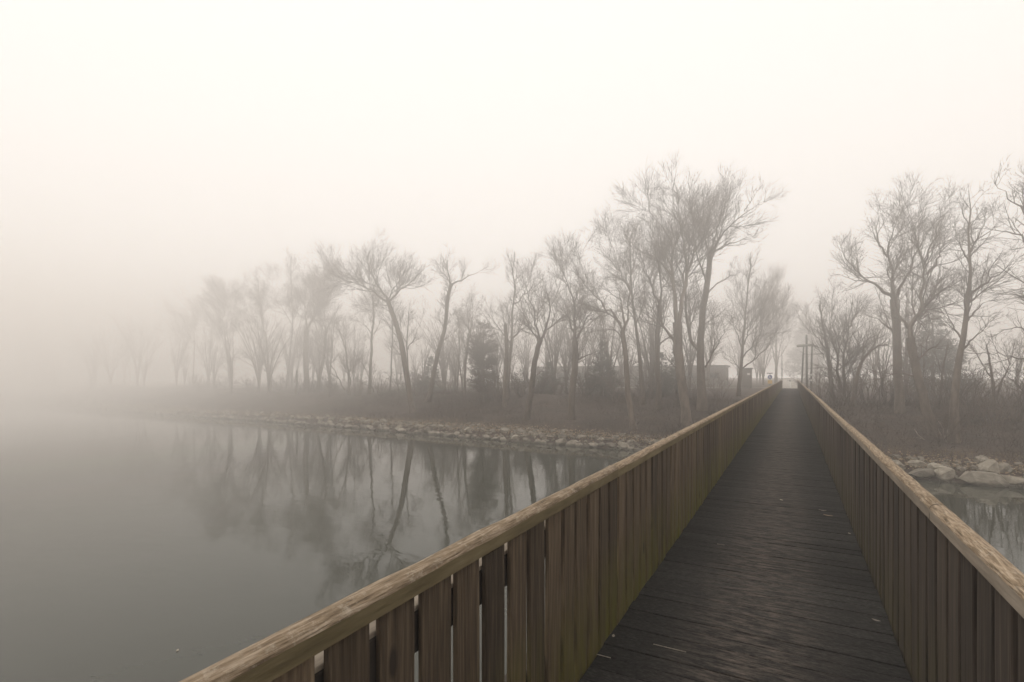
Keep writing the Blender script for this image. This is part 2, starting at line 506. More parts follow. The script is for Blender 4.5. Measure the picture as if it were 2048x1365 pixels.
# ------------------------------------------------------------------ footbridge
DECK_END, DECK_START = 74.6, -7.0
XL, XR = -1.063, 0.602            # inner faces of the pickets
bridge = empty('footbridge', (-.2305, DECK_START, 0))
tag(bridge, 'long straight wooden footbridge with picket railings over the lake', 'footbridge')
def under(o, parent, loc, rz=0):
    """Link o as child keeping world position loc."""
    o.parent = parent
    o.location = Vector(loc) - world_loc(parent)
    return o
def world_loc(p):
    v = Vector((0, 0, 0))
    while p is not None:
        v += p.location; p = p.parent
    return v

# deck: bearers, planks
dk = empty('deck'); under(dk, bridge, (-.2305, DECK_START, 0))
LB = DECK_END - DECK_START
for x in (-.88, -.2305, .42):
    o = obj('support_beam', box_mesh('support_beam', .16, LB, .32, M['beam'], .01)); under(o, bridge, (x, (DECK_END + DECK_START) / 2, -.045 - .162))
cbm = box_mesh('cross_beam', 1.62, .14, .22, M['beam'], .01)
pile_y = [-4, 8, 20, 32, 44, 56, 68]
for yy in pile_y:
    o = obj('cross_beam', cbm); under(o, bridge, (-.2305, yy, -.48))
    for x in (-.83, .37):
        gz = float(ground_z(x, yy)) - .6
        h = -.59 - gz
        P = np.array([[[0, 0, 0], [0, 0, h * .5], [0, 0, h]]]); R = np.array([[.15, .14, .135]])
        v, q = tubes(P, R, 10)
        o = obj('pile', mesh_np('pile', v, [q], M['beam'])); under(o, bridge, (x, yy, gz))

PW, PITCH_P = 0.1365, 0.1425
plank_meshes = []
for k in range(6):
    bm = bmesh.new()
    bmesh.ops.create_cube(bm, size=1.0)
    bmesh.ops.subdivide_edges(bm, edges=[e for e in bm.edges if abs(e.verts[0].co.x - e.verts[1].co.x) > .5], cuts=5)
    for v_ in bm.verts:
        x = v_.co.x
        v_.co = Vector((x * 1.645, v_.co.y * PW + random.uniform(-.0022, .0022), v_.co.z * .045 + (random.uniform(-.0015, .0015) if v_.co.z > 0 else 0)))
    top = [e for e in bm.edges if all(w.co.z > 0 for w in e.verts) and abs(e.verts[0].co.y - e.verts[1].co.y) < .02]
    bmesh.ops.bevel(bm, geom=top, offset=.004, segments=1, affect='EDGES')
    me = bpy.data.meshes.new('plank'); bm.to_mesh(me); bm.free()
    for p in me.polygons: p.use_smooth = False
    me.materials.append(M['plank']); plank_meshes.append(me)
ypl = np.arange(DECK_END - .08, DECK_START, -PITCH_P)[::-1]
near_pl = [y for y in ypl if 1.6 < y][:300]
pset = set(near_pl)
for y in near_pl:
    o = bpy.data.objects.new('plank', random.choice(plank_meshes)); COL.objects.link(o)
    under(o, dk, (-.2305 + random.uniform(-.006, .006), y, -.0235 + random.uniform(-.003, .002)))
    o.rotation_euler = (random.uniform(-.006, .006), random.uniform(-.0015, .0015), random.uniform(-.002, .002) + (math.pi if random.random() < .5 else 0))
pv, pq, off = [], [], 0
for y in ypl:
    if y in pset: continue
    c = np.array([[-1, -1, -1], [1, -1, -1], [1, 1, -1], [-1, 1, -1], [-1, -1, 1], [1, -1, 1], [1, 1, 1], [-1, 1, 1]], float) * [.8225, PW / 2, .0225] + [0, y - DECK_START, -.0235 + random.uniform(-.003, .002)]
    pv.append(c)
    pq.append(np.array([[0, 3, 2, 1], [4, 5, 6, 7], [0, 1, 5, 4], [1, 2, 6, 5], [2, 3, 7, 6], [3, 0, 4, 7]]) + off); off += 8
o = obj('far_planks', mesh_np('far_planks', np.concatenate(pv), [np.concatenate(pq)], M['plank'], smooth=False), dk)
tag(o, kind='stuff')

# railings
HAND = []      # handrail profile: (lateral from inner face outward, height), face .08 tall, rounded top
for a in np.linspace(0, 1, 6): pass
prof = [(0.0, 1.010), (0.0, 1.030), (0.0, 1.060), (.005, 1.073), (.017, 1.083), (.037, 1.088), (.058, 1.083), (.070, 1.072), (.075, 1.056), (.075, 1.010)]
picket_meshes = []
for k in range(8):
    bm = bmesh.new()
    bmesh.ops.create_cube(bm, size=1.0)
    bmesh.ops.subdivide_edges(bm, edges=[e for e in bm.edges if abs(e.verts[0].co.z - e.verts[1].co.z) > .5], cuts=4)
    wv = random.uniform(.148, .162)
    tw = random.uniform(-.003, .003)
    for v_ in bm.verts:
        zz = v_.co.z
        v_.co = Vector((v_.co.x * .022 + tw * math.sin(zz * 3), v_.co.y * wv + random.uniform(-.0015, .0015), zz * 1.14 + .43))
    edges = [e for e in bm.edges if abs(e.verts[0].co.z - e.verts[1].co.z) > .1]
    bmesh.ops.bevel(bm, geom=edges, offset=.0035, segments=1, affect='EDGES')
    me = bpy.data.meshes.new('picket'); bm.to_mesh(me); bm.free()
    for p in me.polygons: p.use_smooth = False
    me.materials.append(M['picket']); picket_meshes.append(me)
dark_picket_meshes = []
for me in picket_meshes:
    m2_ = me.copy(); m2_.materials.clear(); m2_.materials.append(M['picket_dark']); dark_picket_meshes.append(m2_)

def build_railing(side):
    X = XL if side < 0 else XR
    s = side                                     # outward direction
    rail = empty('railing'); under(rail, bridge, (X, DECK_START, 0))
    tag(rail, 'brown picket railing with green algae at its foot' if side < 0 else 'darker picket railing on the boulder side')
    # handrail pieces, butted end to end
    y = DECK_START
    dx, dz = 0.0, 0.0
    first = True
    while y < DECK_END - .5:
        Lp = random.uniform(3.7, 4.6) if y > DECK_START + .1 else 6.3
        if y + Lp > DECK_END - 1.5: Lp = DECK_END - y
        ndx, ndz = random.uniform(-.009, .009), random.uniform(-.006, .008)
        seg = 22 if y < 12 else 8
        V = []
        for k in range(seg + 1):
            u = k / seg
            for (px_, pz_) in prof:
                jx, jz = (random.gauss(0, .0012), random.gauss(0, .0016)) if pz_ > 1.03 else (0, 0)
                V.append(((px_ - .015 + dx * (1 - u) + ndx * u + jx) * s, (Lp - .003) * u + .0015, pz_ + dz * (1 - u) + ndz * u + jz))
        n_ = len(prof)
        Q = []
        for k in range(seg):
            for m_ in range(n_):
                a_, b_ = k * n_ + m_, k * n_ + (m_ + 1) % n_
                f_ = (a_, a_ + n_, b_ + n_, b_)
                Q.append(f_ if s > 0 else f_[::-1])
        me = bpy.data.meshes.new('handrail')
        e0 = tuple(range(n_)); e1 = tuple(range(seg * n_, seg * n_ + n_))[::-1]
        me.from_pydata(V, [], Q + [e0 if s > 0 else e0[::-1], e1 if s > 0 else e1[::-1]])
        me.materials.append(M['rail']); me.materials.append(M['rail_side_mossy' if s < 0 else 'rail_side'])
        for ip, p in enumerate(me.polygons):
            flat_ = ip >= seg * n_ or ip % n_ in (0, 1, n_ - 2, n_ - 1)
            p.use_smooth = not flat_
            p.material_index = 1 if flat_ else 0
        o = obj('handrail', me); under(o, rail, (X, y, 0))
        dx, dz = ndx + random.uniform(-.004, .004), ndz + random.uniform(-.004, .004)
        y += Lp
    # horizontal stringers behind the pickets, in lengths
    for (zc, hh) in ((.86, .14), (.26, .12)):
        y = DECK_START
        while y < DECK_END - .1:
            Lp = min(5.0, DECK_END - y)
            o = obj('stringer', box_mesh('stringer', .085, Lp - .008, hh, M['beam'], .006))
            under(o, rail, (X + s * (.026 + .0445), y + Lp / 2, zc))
            if zc > .5:
                o2 = obj('lit_top_strip', box_mesh('lit_top_strip', .087, Lp - .004, .016, M['rail_side'], .003))  # pale strip added to put the stringer's sky-lit top into colour
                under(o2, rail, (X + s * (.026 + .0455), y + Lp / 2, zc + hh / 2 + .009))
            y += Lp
    # posts outside the stringers
    pm = box_mesh('post', .10, .10, 1.26, M['beam'], .008)
    for yy in np.arange(DECK_START + .9, DECK_END, 2.25):
        o = obj('post', pm); under(o, rail, (X + s * (.030 + .09 + .053), yy, .28))
    # pickets
    ys = np.arange(DECK_START + .12, DECK_END - .05, .199)
    ys = ys + (1.044 - ys[np.argmin(abs(ys - 1.044))])
    near = [y for y in ys if y > .0][:150]
    ns = set(near)
    for y in near:
        o = bpy.data.objects.new('picket', random.choice(picket_meshes if s < 0 else dark_picket_meshes)); COL.objects.link(o)
        under(o, rail, (X + s * (.011 + random.uniform(0, .002)), y, random.uniform(-.004, .002)))
        o.rotation_euler = (random.uniform(-.004, .004), 0, math.pi if random.random() < .5 else 0)
    V, Q, off = [], [], 0
    for y in ys:
        if y in ns: continue
        c = np.array([[-1, -1, -1], [1, -1, -1], [1, 1, -1], [-1, 1, -1], [-1, -1, 1], [1, -1, 1], [1, 1, 1], [-1, 1, 1]], float) * [.011, .079, .57] + [s * .011, y - DECK_START, .43]
        V.append(c); Q.append(np.array([[0, 3, 2, 1], [4, 5, 6, 7], [0, 1, 5, 4], [1, 2, 6, 5], [2, 3, 7, 6], [3, 0, 4, 7]]) + off); off += 8
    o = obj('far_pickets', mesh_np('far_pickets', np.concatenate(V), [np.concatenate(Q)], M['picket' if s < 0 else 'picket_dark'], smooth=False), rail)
    tag(o, kind='stuff')
build_railing(-1)
build_railing(1)

# ------------------------------------------------------------------ riprap along the water line
def hull_mesh(name, rng, n=15, sq=(1, 1, 1), mat=None):
    bm = bmesh.new()
    p = rng.normal(size=(n, 3)); p /= np.linalg.norm(p, axis=1, keepdims=True)
    p *= rng.uniform(.82, 1.08, (n, 1)); p *= sq
    for c in p: bm.verts.new(c)
    r = bmesh.ops.convex_hull(bm, input=bm.verts[:])
    bmesh.ops.delete(bm, geom=list({g_ for g_ in r['geom_interior'] if isinstance(g_, bmesh.types.BMVert)}), context='VERTS')
    me = bpy.data.meshes.new(name); bm.to_mesh(me); bm.free()
    for q_ in me.polygons: q_.use_smooth = False
    if mat: me.materials.append(mat)
    return me

stone_meshes = [hull_mesh('stone', RNG, 26, (1, RNG.uniform(.65, .9), RNG.uniform(.55, .78)), M['stone']) for _ in range(16)]
rip_v = obj('stone_embankment', strip('stone_embankment', [(x, float(shore(x)) + .75) for x in np.linspace(-130, 60, 90)], 3.4, .03, M['ground'], 2.0))
tag(rip_v, 'bed of loose stones along the water line', 'embankment', kind='structure')
count = 0
x = 13.5
spots = []
while x > -92 and len(spots) < 300:
    dist = math.hypot(x, float(shore(x)))
    sz = RNG.uniform(.34, .62) * (1.28 if x > 3 else .8)
    spots.append((x, RNG.uniform(.0, .45), sz))
    if RNG.random() < .85: spots.append((x + RNG.uniform(-.4, .4), RNG.uniform(.75, 1.2), sz * RNG.uniform(.6, 1.0)))
    if RNG.random() < .22: spots.append((x + RNG.uniform(-.4, .4), RNG.uniform(1.5, 2.0), sz * RNG.uniform(.45, .8)))
    x -= sz * RNG.uniform(1.5, 2.1)
for (x, d, s_) in spots[:300]:
    y = float(shore(x)) + d
    o = bpy.data.objects.new('stone', stone_meshes[RNG.integers(16)]); COL.objects.link(o); o.parent = rip_v
    o.location = (x, y, float(ground_z(x, y)) + s_ * .12)
    o.scale = (s_ * RNG.uniform(.9, 1.35), s_, s_ * RNG.uniform(.85, 1.25))
    o.rotation_euler = (RNG.uniform(-.35, .2), RNG.uniform(-.4, .4), RNG.uniform(-.6, .6) + (math.pi if RNG.random() < .5 else 0))
# the smaller rubble and the stones further off
V, Q, off = [], [], 0
base = [np.array([v.co[:] for v in m_.vertices]) for m_ in stone_meshes]
tri = [np.array([p.vertices[:] for p in m_.polygons if len(p.vertices) == 3]) for m_ in stone_meshes]
for k in range(2600):
    far = k < 500
    x = RNG.uniform(-135, -90) if far else RNG.uniform(-92, 40)
    if k % 3 == 0 and not far: x = RNG.uniform(-35, 18)
    d = RNG.uniform(-.3, 1.9) if not far else RNG.uniform(-.1, 2)
    s_ = RNG.uniform(.06, .24) if not far else RNG.uniform(.25, .55)
    y = float(shore(x)) + d
    m_ = RNG.integers(16)
    a_ = RNG.uniform(0, 6.28)
    Rz = np.array([[math.cos(a_), -math.sin(a_), 0], [math.sin(a_), math.cos(a_), 0], [0, 0, 1]])
    V.append((base[m_] * s_) @ Rz.T + [x, y, float(ground_z(x, y)) + .04]); Q.append(tri[m_] + off); off += len(base[m_])
o = obj('rubble', mesh_np('rubble', np.concatenate(V), [np.concatenate(Q)], M['stone'], smooth=False), rip_v)
tag(o, kind='stuff')

# fallen leaves caught between the stones
n = 14000
x = np.where(RNG.random(n) < .5, RNG.uniform(-40, 20, n), RNG.uniform(-92, 30, n))
d = RNG.normal(1.35, .45, n).clip(.3, 3.6)
y = shore(x) + d
z = ground_z(x, y) + RNG.uniform(.03, .16, n)
a = RNG.uniform(0, 6.28, n); s = RNG.uniform(.035, .085, n)
ux = np.stack([np.cos(a), np.sin(a), RNG.uniform(-.5, .5, n)], 1) * s[:, None]
uy = np.stack([-np.sin(a), np.cos(a), RNG.uniform(-.5, .5, n)], 1) * (s * .7)[:, None]
c = np.stack([x, y, z], 1)
up = np.array([0, 0, 1]) * (s * .35)[:, None]
V = np.stack([c - ux, c - uy + up, c + ux, c + uy + up], 1).reshape(-1, 3)
q = np.arange(n)[:, None] * 4 + np.array([0, 1, 2, 3])
lv = obj('fallen_leaves', mesh_np('fallen_leaves', V, [np.concatenate([q[:, [0, 1, 2]], q[:, [0, 2, 3]]])], M['dead_leaf'], smooth=False))
tag(lv, 'tan fallen leaves scattered over the stones at the water edge', 'leaves', kind='stuff')

# ------------------------------------------------------------------ undergrowth on the slope
def scatter_stems(n, xr, dr, hr, rr, lean, seed, K=3, dense_x=None):
    rg = np.random.default_rng(seed)
    x = rg.uniform(*xr, n)
    if dense_x is not None:
        m_ = rg.random(n) < .6
        x[m_] = rg.uniform(*dense_x, m_.sum())
    d = rg.uniform(*dr, n)
    y = shore(x) + d
    clump = vnoise(x, y, 2.6, seed + 5) + vnoise(x, y, 7, seed + 6)
    keep = (rg.random(n) < .62 + clump * .9) & ~((np.abs(x + .27) < 1.4) & (y < 75))
    x, y = x[keep], y[keep]; n = len(x)
    h = rg.uniform(*hr, n) * (1 + .8 * clump[keep]).clip(.4, 1.7)
    P = np.empty((n, K, 3)); P[:, 0] = np.stack([x, y, ground_z(x, y) - .03], 1)
    dd = rg.normal(size=(n, 3)) * lean; dd[:, 2] = 1
    dd /= np.linalg.norm(dd, axis=1, keepdims=True)
    for k in range(1, K):
        P[:, k] = P[:, k - 1] + dd * (h / (K - 1))[:, None]
        dd = dd + rg.normal(size=(n, 3)) * lean * .7; dd[:, 2] -= .3
        dd /= np.linalg.norm(dd, axis=1, keepdims=True)
    R = rg.uniform(*rr, n)[:, None] * np.linspace(1, .4, K)[None]
    return tubes(P, R, 3)
v, q = join_parts([scatter_stems(30000, (-100, 45), (1.5, 17), (.4, 1.0), (.004, .009), .5, 11, dense_x=(-45, 22)),
                   scatter_stems(12000, (-100, 45), (3.0, 16), (.25, .7), (.006, .013), .9, 12, dense_x=(-45, 22))])
o = obj('undergrowth', mesh_np('undergrowth', v, [q], M['bramble']))
tag(o, 'tangled brown bare bramble covering the bank slope', 'undergrowth', kind='stuff')
v, q = scatter_stems(11000, (-95, 45), (1.1, 3.2), (.12, .42), (.004, .008), .6, 13, dense_x=(-35, 22))
o = obj('dry_grass', mesh_np('dry_grass', v, [q], M['dry_grass']))
tag(o, 'short tan dry grass just above the shore stones', 'grass', kind='stuff')

# ------------------------------------------------------------------ trees
def tree(name, label, Y, limbs, seed, lev=(1.1, 1.6, 2.6), up=.10, l1max=5.0, tw=1.0, group=None, t1=.12, mats=('bark', 'twig'), spread=1.0, angs=(.45, 1.0), cat='tree'):
    """limbs: list of (pixel polyline, start radius m, end radius m, first point attaches on the previous skeleton or the ground).
    The first limb is the trunk. All at real size on the plane y = Y with depth given to the side limbs."""
    rg = np.random.default_rng(seed)
    thick, P8, R8, trunk_pts = [], [], [], None
    ref = limbs[0][0][-1][1]
    for k, (pl, r0, r1) in enumerate(limbs):
        if k: pl = [(a_, b_ if b_ > ref else ref + (b_ - ref) * .89) for a_, b_ in pl]
        pts = [pix(px_, py_, Y) for px_, py_ in pl]
        if k == 0:
            b = pts[0].copy()
            g_ = float(ground_z(b.x, Y))
            if b.z > g_ + .05:
                pts.insert(0, Vector((b.x + (pts[0].x - pts[1].x) * .15, Y, g_ - .15)))
            else:
                pts[0].z = g_ - .15
        r0 *= .86 if k == 0 else .92
        A = np.array([p[:] for p in pts])
        L = np.concatenate([[0], np.cumsum(np.linalg.norm(np.diff(A, axis=0), axis=1))])
        side = rg.choice([-1, 1]) * rg.uniform(.12, .5) * spread if k else rg.uniform(-.06, .06)
        A[:, 1] += side * L + (trunk_off(thick, A[0]) if k else 0)
        K = 12
        A = resample(A, K)
        A[1:] += rg.normal(size=(K - 1, 3)) * (min(.003 * L[-1], .03) if k == 0 else min(.014 * L[-1], .075))
        uu = np.linspace(0, 1, K); rr = r0 + (r1 - r0) * uu ** .8 if k == 0 else np.maximum(r1 * .6, r0 * .85 * (1 - uu) ** 1.15)
        if k == 0: rr[0] *= 1.35; rr[1] *= 1.08
        thick.append(A); P8.append(A); R8.append(rr)
    P0, R0 = np.array(P8), np.array(R8)
    org = P0[0, 0].copy()
    v0, q0 = tubes(P0, R0, 8)
    # crown: three orders of branches; the trunk itself only sprouts in its upper part
    PT, RT = P0[:1], R0[:1]
    L1 = [grow(PT, RT, lev[0] * 1.4, 3, 18, max(t1, .5 if len(limbs) > 1 else .25), angs, .22, l1max, 6, up, .13, .55, .011, rg)]
    if len(limbs) > 1:
        L1.append(grow(P0[1:], R0[1:], lev[0] * 1.4, 7, 30, t1, angs, .55, l1max, 6, up, .13, .6, .011, rg))
    C1, CR1 = np.concatenate([a_[0] for a_ in L1]), np.concatenate([a_[1] for a_ in L1])
    # limb ends run out into fine branches as well
    ends = grow(P0, R0, .01, 2, 3, .9, (.1, .5), .26, l1max * .5, 6, up, .14, .9, .012, rg)
    C1, CR1 = np.concatenate([C1, ends[0]]), np.concatenate([CR1, ends[1]])
    C2, CR2 = grow(C1, CR1, lev[1] * 2.2, 2, 15, .06, (.4, 1.05), .65, 2.6, 4, up * 1.1, .15, .65, .006 * tw, rg)
    C3, CR3 = grow(C2, CR2, lev[2] * 2.5, 2, 12, .08, (.35, .95), .8, 1.5, 2, up * 1.2, .13, .7, .0056 * tw, rg, lmin=.3)
    v1, q1 = join_parts([tubes(C1, CR1, 4), tubes(C2, CR2, 3), tubes(C3, CR3, 3)])
    root = empty(name, tuple(org))
    obj('trunk', mesh_np('trunk', v0 - org, [q0], M[mats[0]]), root)
    obj('crown', mesh_np('crown', v1 - org, [q1], M[mats[1]]), root)
    tag(root, label, cat, group)
    return root

def trunk_off(thick, p):
    """Depth offset of the skeleton nearest to p, so that limbs start on it."""
    best, off_ = 1e9, 0.0
    for A in thick:
        dd = np.hypot(A[:, 0] - p[0], A[:, 2] - p[2])
        i = dd.argmin()
        if dd[i] < best: best, off_ = dd[i], A[i, 1] - p[1]
    return off_

GL = 'bare trees along the dike'
def w(px_w, px_, Y): return .5 * px_w * depth(px_, Y) / F      # radius from a width in photo pixels

T = tree
T('bare_tree', 'faintest slim bare tree at the fogged end of the shore', 58, [([(385, 772), (384, 690), (378, 620)], .2, .05), ([(384, 700), (398, 650), (402, 610)], .1, .03), ([(383, 690), (366, 650), (360, 620)], .09, .03)], 101, group=GL)
T('bare_tree', 'hazy bare tree split into a wide V of two limbs', 55, [([(462, 778), (460, 735), (459, 705)], .34, .24), ([(459, 706), (440, 665), (425, 632), (415, 590)], .2, .04), ([(460, 706), (470, 650), (495, 615), (515, 585)], .2, .04), ([(462, 690), (462, 640), (452, 590)], .1, .03)], 102, group=GL)
T('bare_tree', 'hazy bare tree with a crooked trunk bending to the V-forked one', 53, [([(542, 780), (536, 690), (528, 650), (522, 600), (520, 560)], .24, .05), ([(534, 675), (512, 632), (500, 610)], .1, .03), ([(530, 655), (545, 610), (548, 580)], .09, .03)], 103, group=GL)
T('bare_tree', 'tall thin hazy tree close behind the thick straight trunk', 57, [([(572, 778), (578, 705), (580, 635), (574, 560), (573, 530)], .22, .05), ([(579, 650), (565, 600), (560, 560)], .1, .03), ([(580, 640), (590, 590), (592, 550)], .1, .03)], 104, group=GL)
T('bare_tree', 'hazy tall tree with a thick straight trunk and upright fan crown', 52, [([(613, 790), (611, 714), (611, 660)], .46, .34), ([(611, 662), (598, 625), (585, 585), (578, 540)], .18, .04), ([(611, 660), (614, 600), (609, 535)], .22, .04), ([(612, 655), (628, 605), (640, 580), (655, 562)], .16, .03), ([(612, 660), (622, 600), (627, 545)], .15, .03), ([(610, 722), (598, 700), (586, 668)], .1, .03)], 105, lev=(1.3, 1.7, 2.6), group=GL)
T('bare_tree', 'shorter hazy tree with a rounded broom crown beside the thick trunk', 51, [([(633, 786), (643, 720), (646, 660)], .26, .16), ([(646, 662), (640, 625), (634, 608)], .1, .03), ([(646, 660), (654, 625), (658, 608)], .1, .03), ([(644, 690), (630, 655), (624, 632)], .09, .03)], 106, lev=(1.4, 1.7, 2.4), l1max=3, group=GL)
T('bare_tree', 'low crooked many-stemmed tree with a leaning side stem', 50, [([(699, 786), (694, 730), (690, 700), (676, 660)], .2, .05), ([(700, 770), (708, 735), (728, 710), (732, 690)], .13, .03), ([(692, 710), (702, 670), (706, 640)], .1, .03), ([(690, 780), (672, 720), (664, 680)], .1, .03)], 107, l1max=3, group=GL)
T('bare_tree', 'straight slender tree left of the big leaning trunk', 50, [([(738, 792), (740, 690), (742, 630), (738, 590)], .26, .08), ([(741, 640), (728, 600), (716, 575)], .1, .03), ([(741, 650), (756, 610), (760, 580)], .1, .03), ([(748, 785), (745, 740), (741, 715)], .1, .06), ([(740, 670), (722, 650), (700, 640)], .08, .02)], 108, group=GL)
T('bare_tree', 'big tree leaning towards the fog with a broad forked crown', 43, [([(824, 822), (809, 724), (795, 661), (776, 604)], .38, .24), ([(778, 606), (755, 583), (735, 570), (712, 556), (702, 532)], .16, .03), ([(776, 604), (768, 575), (758, 530), (772, 500)], .16, .03), ([(777, 604), (795, 578), (820, 553), (840, 530)], .15, .03), ([(780, 612), (745, 608), (702, 606)], .08, .02), ([(776, 600), (785, 555), (800, 510)], .1, .02)], 109, lev=(1.6, 1.8, 2.6), group=GL)
T('bare_tree', 'thin straight tree seen behind the big leaning trunk', 55, [([(780, 786), (781, 690), (779, 640)], .16, .07), ([(780, 655), (790, 620), (796, 600)], .07, .02), ([(780, 660), (768, 630), (762, 615)], .07, .02)], 110, l1max=3, group=GL)
T('bare_tree', 'slim young tree just right of the big leaning trunk', 48, [([(820, 795), (817, 700), (822, 625)], .16, .05), ([(818, 700), (832, 660), (840, 625)], .08, .02), ([(818, 690), (808, 650), (806, 620)], .08, .02)], 111, l1max=3, group=GL)
T('bare_tree', 'smooth tree leaning towards the bridge with a flat open top', 47, [([(858, 800), (877, 714), (892, 665), (901, 600), (909, 572)], .34, .18), ([(909, 573), (890, 541), (880, 514)], .12, .03), ([(909, 572), (928, 556), (961, 527)], .13, .02), ([(909, 570), (908, 540), (918, 510)], .11, .02), ([(893, 662), (912, 640), (925, 630)], .06, .02)], 112, t1=.1, lev=(1.5, 1.8, 2.6), group=GL)
T('bare_tree', 'short tree with a dense small crown beside the dark rounded bush', 50, [([(929, 786), (933, 728), (941, 677)], .2, .13), ([(941, 678), (932, 640), (925, 600)], .1, .03), ([(941, 677), (950, 640), (955, 592)], .1, .03), ([(936, 705), (915, 670), (905, 640)], .08, .02)], 113, lev=(1.4, 1.8, 2.5), l1max=2.6, group=GL)
T('bare_tree', 'thin pole-like tree between two leaning ones', 53, [([(914, 784), (917, 706), (916, 660)], .13, .05), ([(917, 690), (925, 650), (922, 625)], .06, .02)], 114, l1max=2.6, group=GL)
T('bare_tree', 'tall thin crooked tree rising behind the dark rounded bush', 49, [([(1014, 800), (1019, 706), (1023, 665), (1022, 622), (1027, 590), (1026, 565), (1020, 532)], .3, .04), ([(1023, 677), (1045, 655), (1064, 640), (1082, 628)], .13, .03), ([(1027, 607), (1050, 590), (1071, 567), (1076, 528)], .11, .02), ([(1021, 690), (1002, 650), (992, 610)], .11, .03), ([(1027, 585), (1036, 550), (1046, 525)], .07, .02)], 115, group=GL)
T('bare_tree', 'bare tree leaning right with two upright forks before the low building', 40.5, [([(1052, 852), (1064, 780), (1071, 728), (1084, 680)], .34, .22), ([(1083, 684), (1080, 626), (1075, 580), (1070, 548)], .14, .03), ([(1084, 682), (1094, 650), (1099, 615), (1096, 571), (1114, 528)], .16, .03), ([(1082, 690), (1066, 660), (1050, 640), (1040, 600)], .1, .02), ([(1097, 590), (1090, 560), (1086, 545)], .07, .02)], 116, group=GL)
T('bare_tree', 'bare tree with straight pale trunk, broken stub and spread crown', 40.5, [([(1142, 852), (1144, 780), (1148, 728), (1147, 682)], .36, .26), ([(1146, 684), (1136, 655), (1119, 615), (1103, 580)], .16, .03), ([(1147, 682), (1152, 640), (1155, 604), (1148, 556), (1136, 516)], .18, .03), ([(1148, 680), (1166, 633), (1180, 600), (1183, 560)], .13, .03), ([(1152, 722), (1166, 712), (1181, 705), (1196, 688)], .09, .02), ([(1154, 720), (1156, 708)], .08, .07), ([(1155, 610), (1166, 575), (1170, 540)], .1, .02)], 117, lev=(1.3, 1.8, 2.6), group=GL)
T('bare_tree', 'bent tree with drooping arched twigs near the shore stones', 39.2, [([(1268, 880), (1255, 785), (1249, 715), (1242, 662)], .3, .18), ([(1243, 665), (1225, 625), (1200, 590), (1180, 545), (1172, 510)], .14, .02), ([(1243, 662), (1236, 605), (1222, 560), (1210, 510)], .14, .02), ([(1245, 680), (1225, 660), (1205, 660), (1180, 665)], .07, .02), ([(1242, 664), (1250, 610), (1248, 555), (1240, 500)], .12, .02), ([(1240, 645), (1205, 615), (1170, 605)], .08, .02)], 118, lev=(1.4, 1.8, 2.8), up=.02, group=GL)
T('bare_tree', 'slanting slender tree next to the bent one with arched twigs', 47, [([(1284, 792), (1277, 705), (1266, 626), (1258, 560), (1255, 480)], .28, .04), ([(1270, 650), (1290, 610), (1298, 570)], .1, .02), ([(1262, 590), (1240, 545), (1228, 500), (1215, 465)], .1, .02), ([(1258, 555), (1270, 505), (1275, 460)], .09, .02)], 119, lev=(1.3, 1.8, 2.8), group=GL)
T('bare_tree', 'dark forked tree left of the largest tree', 45, [([(1316, 785), (1313, 675), (1318, 610)], .3, .2), ([(1318, 612), (1299, 556), (1288, 510), (1280, 470)], .14, .02), ([(1318, 610), (1325, 560), (1318, 500), (1312, 450)], .13, .02), ([(1317, 690), (1330, 678), (1346, 668)], .1, .04), ([(1316, 650), (1285, 625), (1262, 615)], .1, .02)], 120, lev=(1.3, 1.8, 2.8), group=GL)
T('bare_tree', 'largest tree, thick trunk and tall spreading crown beside the bridge', 41, [([(1375, 850), (1365, 776), (1357, 705), (1354, 645)], .42, .34), ([(1354, 648), (1347, 574), (1339, 517), (1341, 473), (1325, 429), (1296, 398), (1278, 352)], .24, .03), ([(1355, 648), (1364, 574), (1367, 521), (1374, 477), (1389, 442), (1430, 378), (1436, 328)], .24, .03), ([(1352, 692), (1336, 662), (1321, 640), (1314, 596), (1290, 560)], .16, .03), ([(1367, 520), (1360, 440), (1346, 390), (1346, 345)], .14, .02), ([(1341, 475), (1352, 430), (1372, 390), (1376, 345)], .12, .02), ([(1342, 540), (1318, 505), (1290, 490), (1250, 455)], .11, .02), ([(1376, 470), (1392, 415), (1400, 365), (1398, 340)], .1, .02), ([(1339, 515), (1315, 470), (1300, 430)], .1, .02), ([(1358, 590), (1360, 490), (1356, 420), (1364, 352)], .12, .02), ([(1345, 560), (1325, 520), (1316, 450), (1308, 380)], .1, .02)], 121, lev=(1.15, 1.6, 2.5), up=.10, l1max=3.0, group=GL)
T('bare_tree', 'second tall tree with a long bough reaching over the bridge', 45, [([(1404, 790), (1400, 705), (1404, 630), (1414, 560), (1419, 505)], .44, .2), ([(1396, 700), (1380, 664), (1376, 590), (1382, 520), (1400, 468)], .2, .04), ([(1419, 507), (1440, 470), (1460, 446), (1490, 418), (1515, 405), (1536, 398)], .12, .015), ([(1418, 508), (1450, 488), (1484, 477), (1514, 464)], .11, .02), ([(1410, 735), (1436, 692), (1468, 640)], .09, .02), ([(1418, 505), (1406, 468), (1412, 420), (1418, 372)], .12, .02), ([(1419, 503), (1440, 440), (1450, 390)], .11, .02), ([(1409, 590), (1440, 560), (1475, 545)], .09, .02), ([(1490, 418), (1508, 392), (1518, 375)], .05, .015), ([(1416, 545), (1430, 470), (1426, 420), (1438, 358)], .11, .02), ([(1412, 570), (1394, 505), (1392, 440), (1390, 378)], .11, .02)], 122, lev=(1.05, 1.6, 2.5), up=.10, l1max=3.0, group=GL)
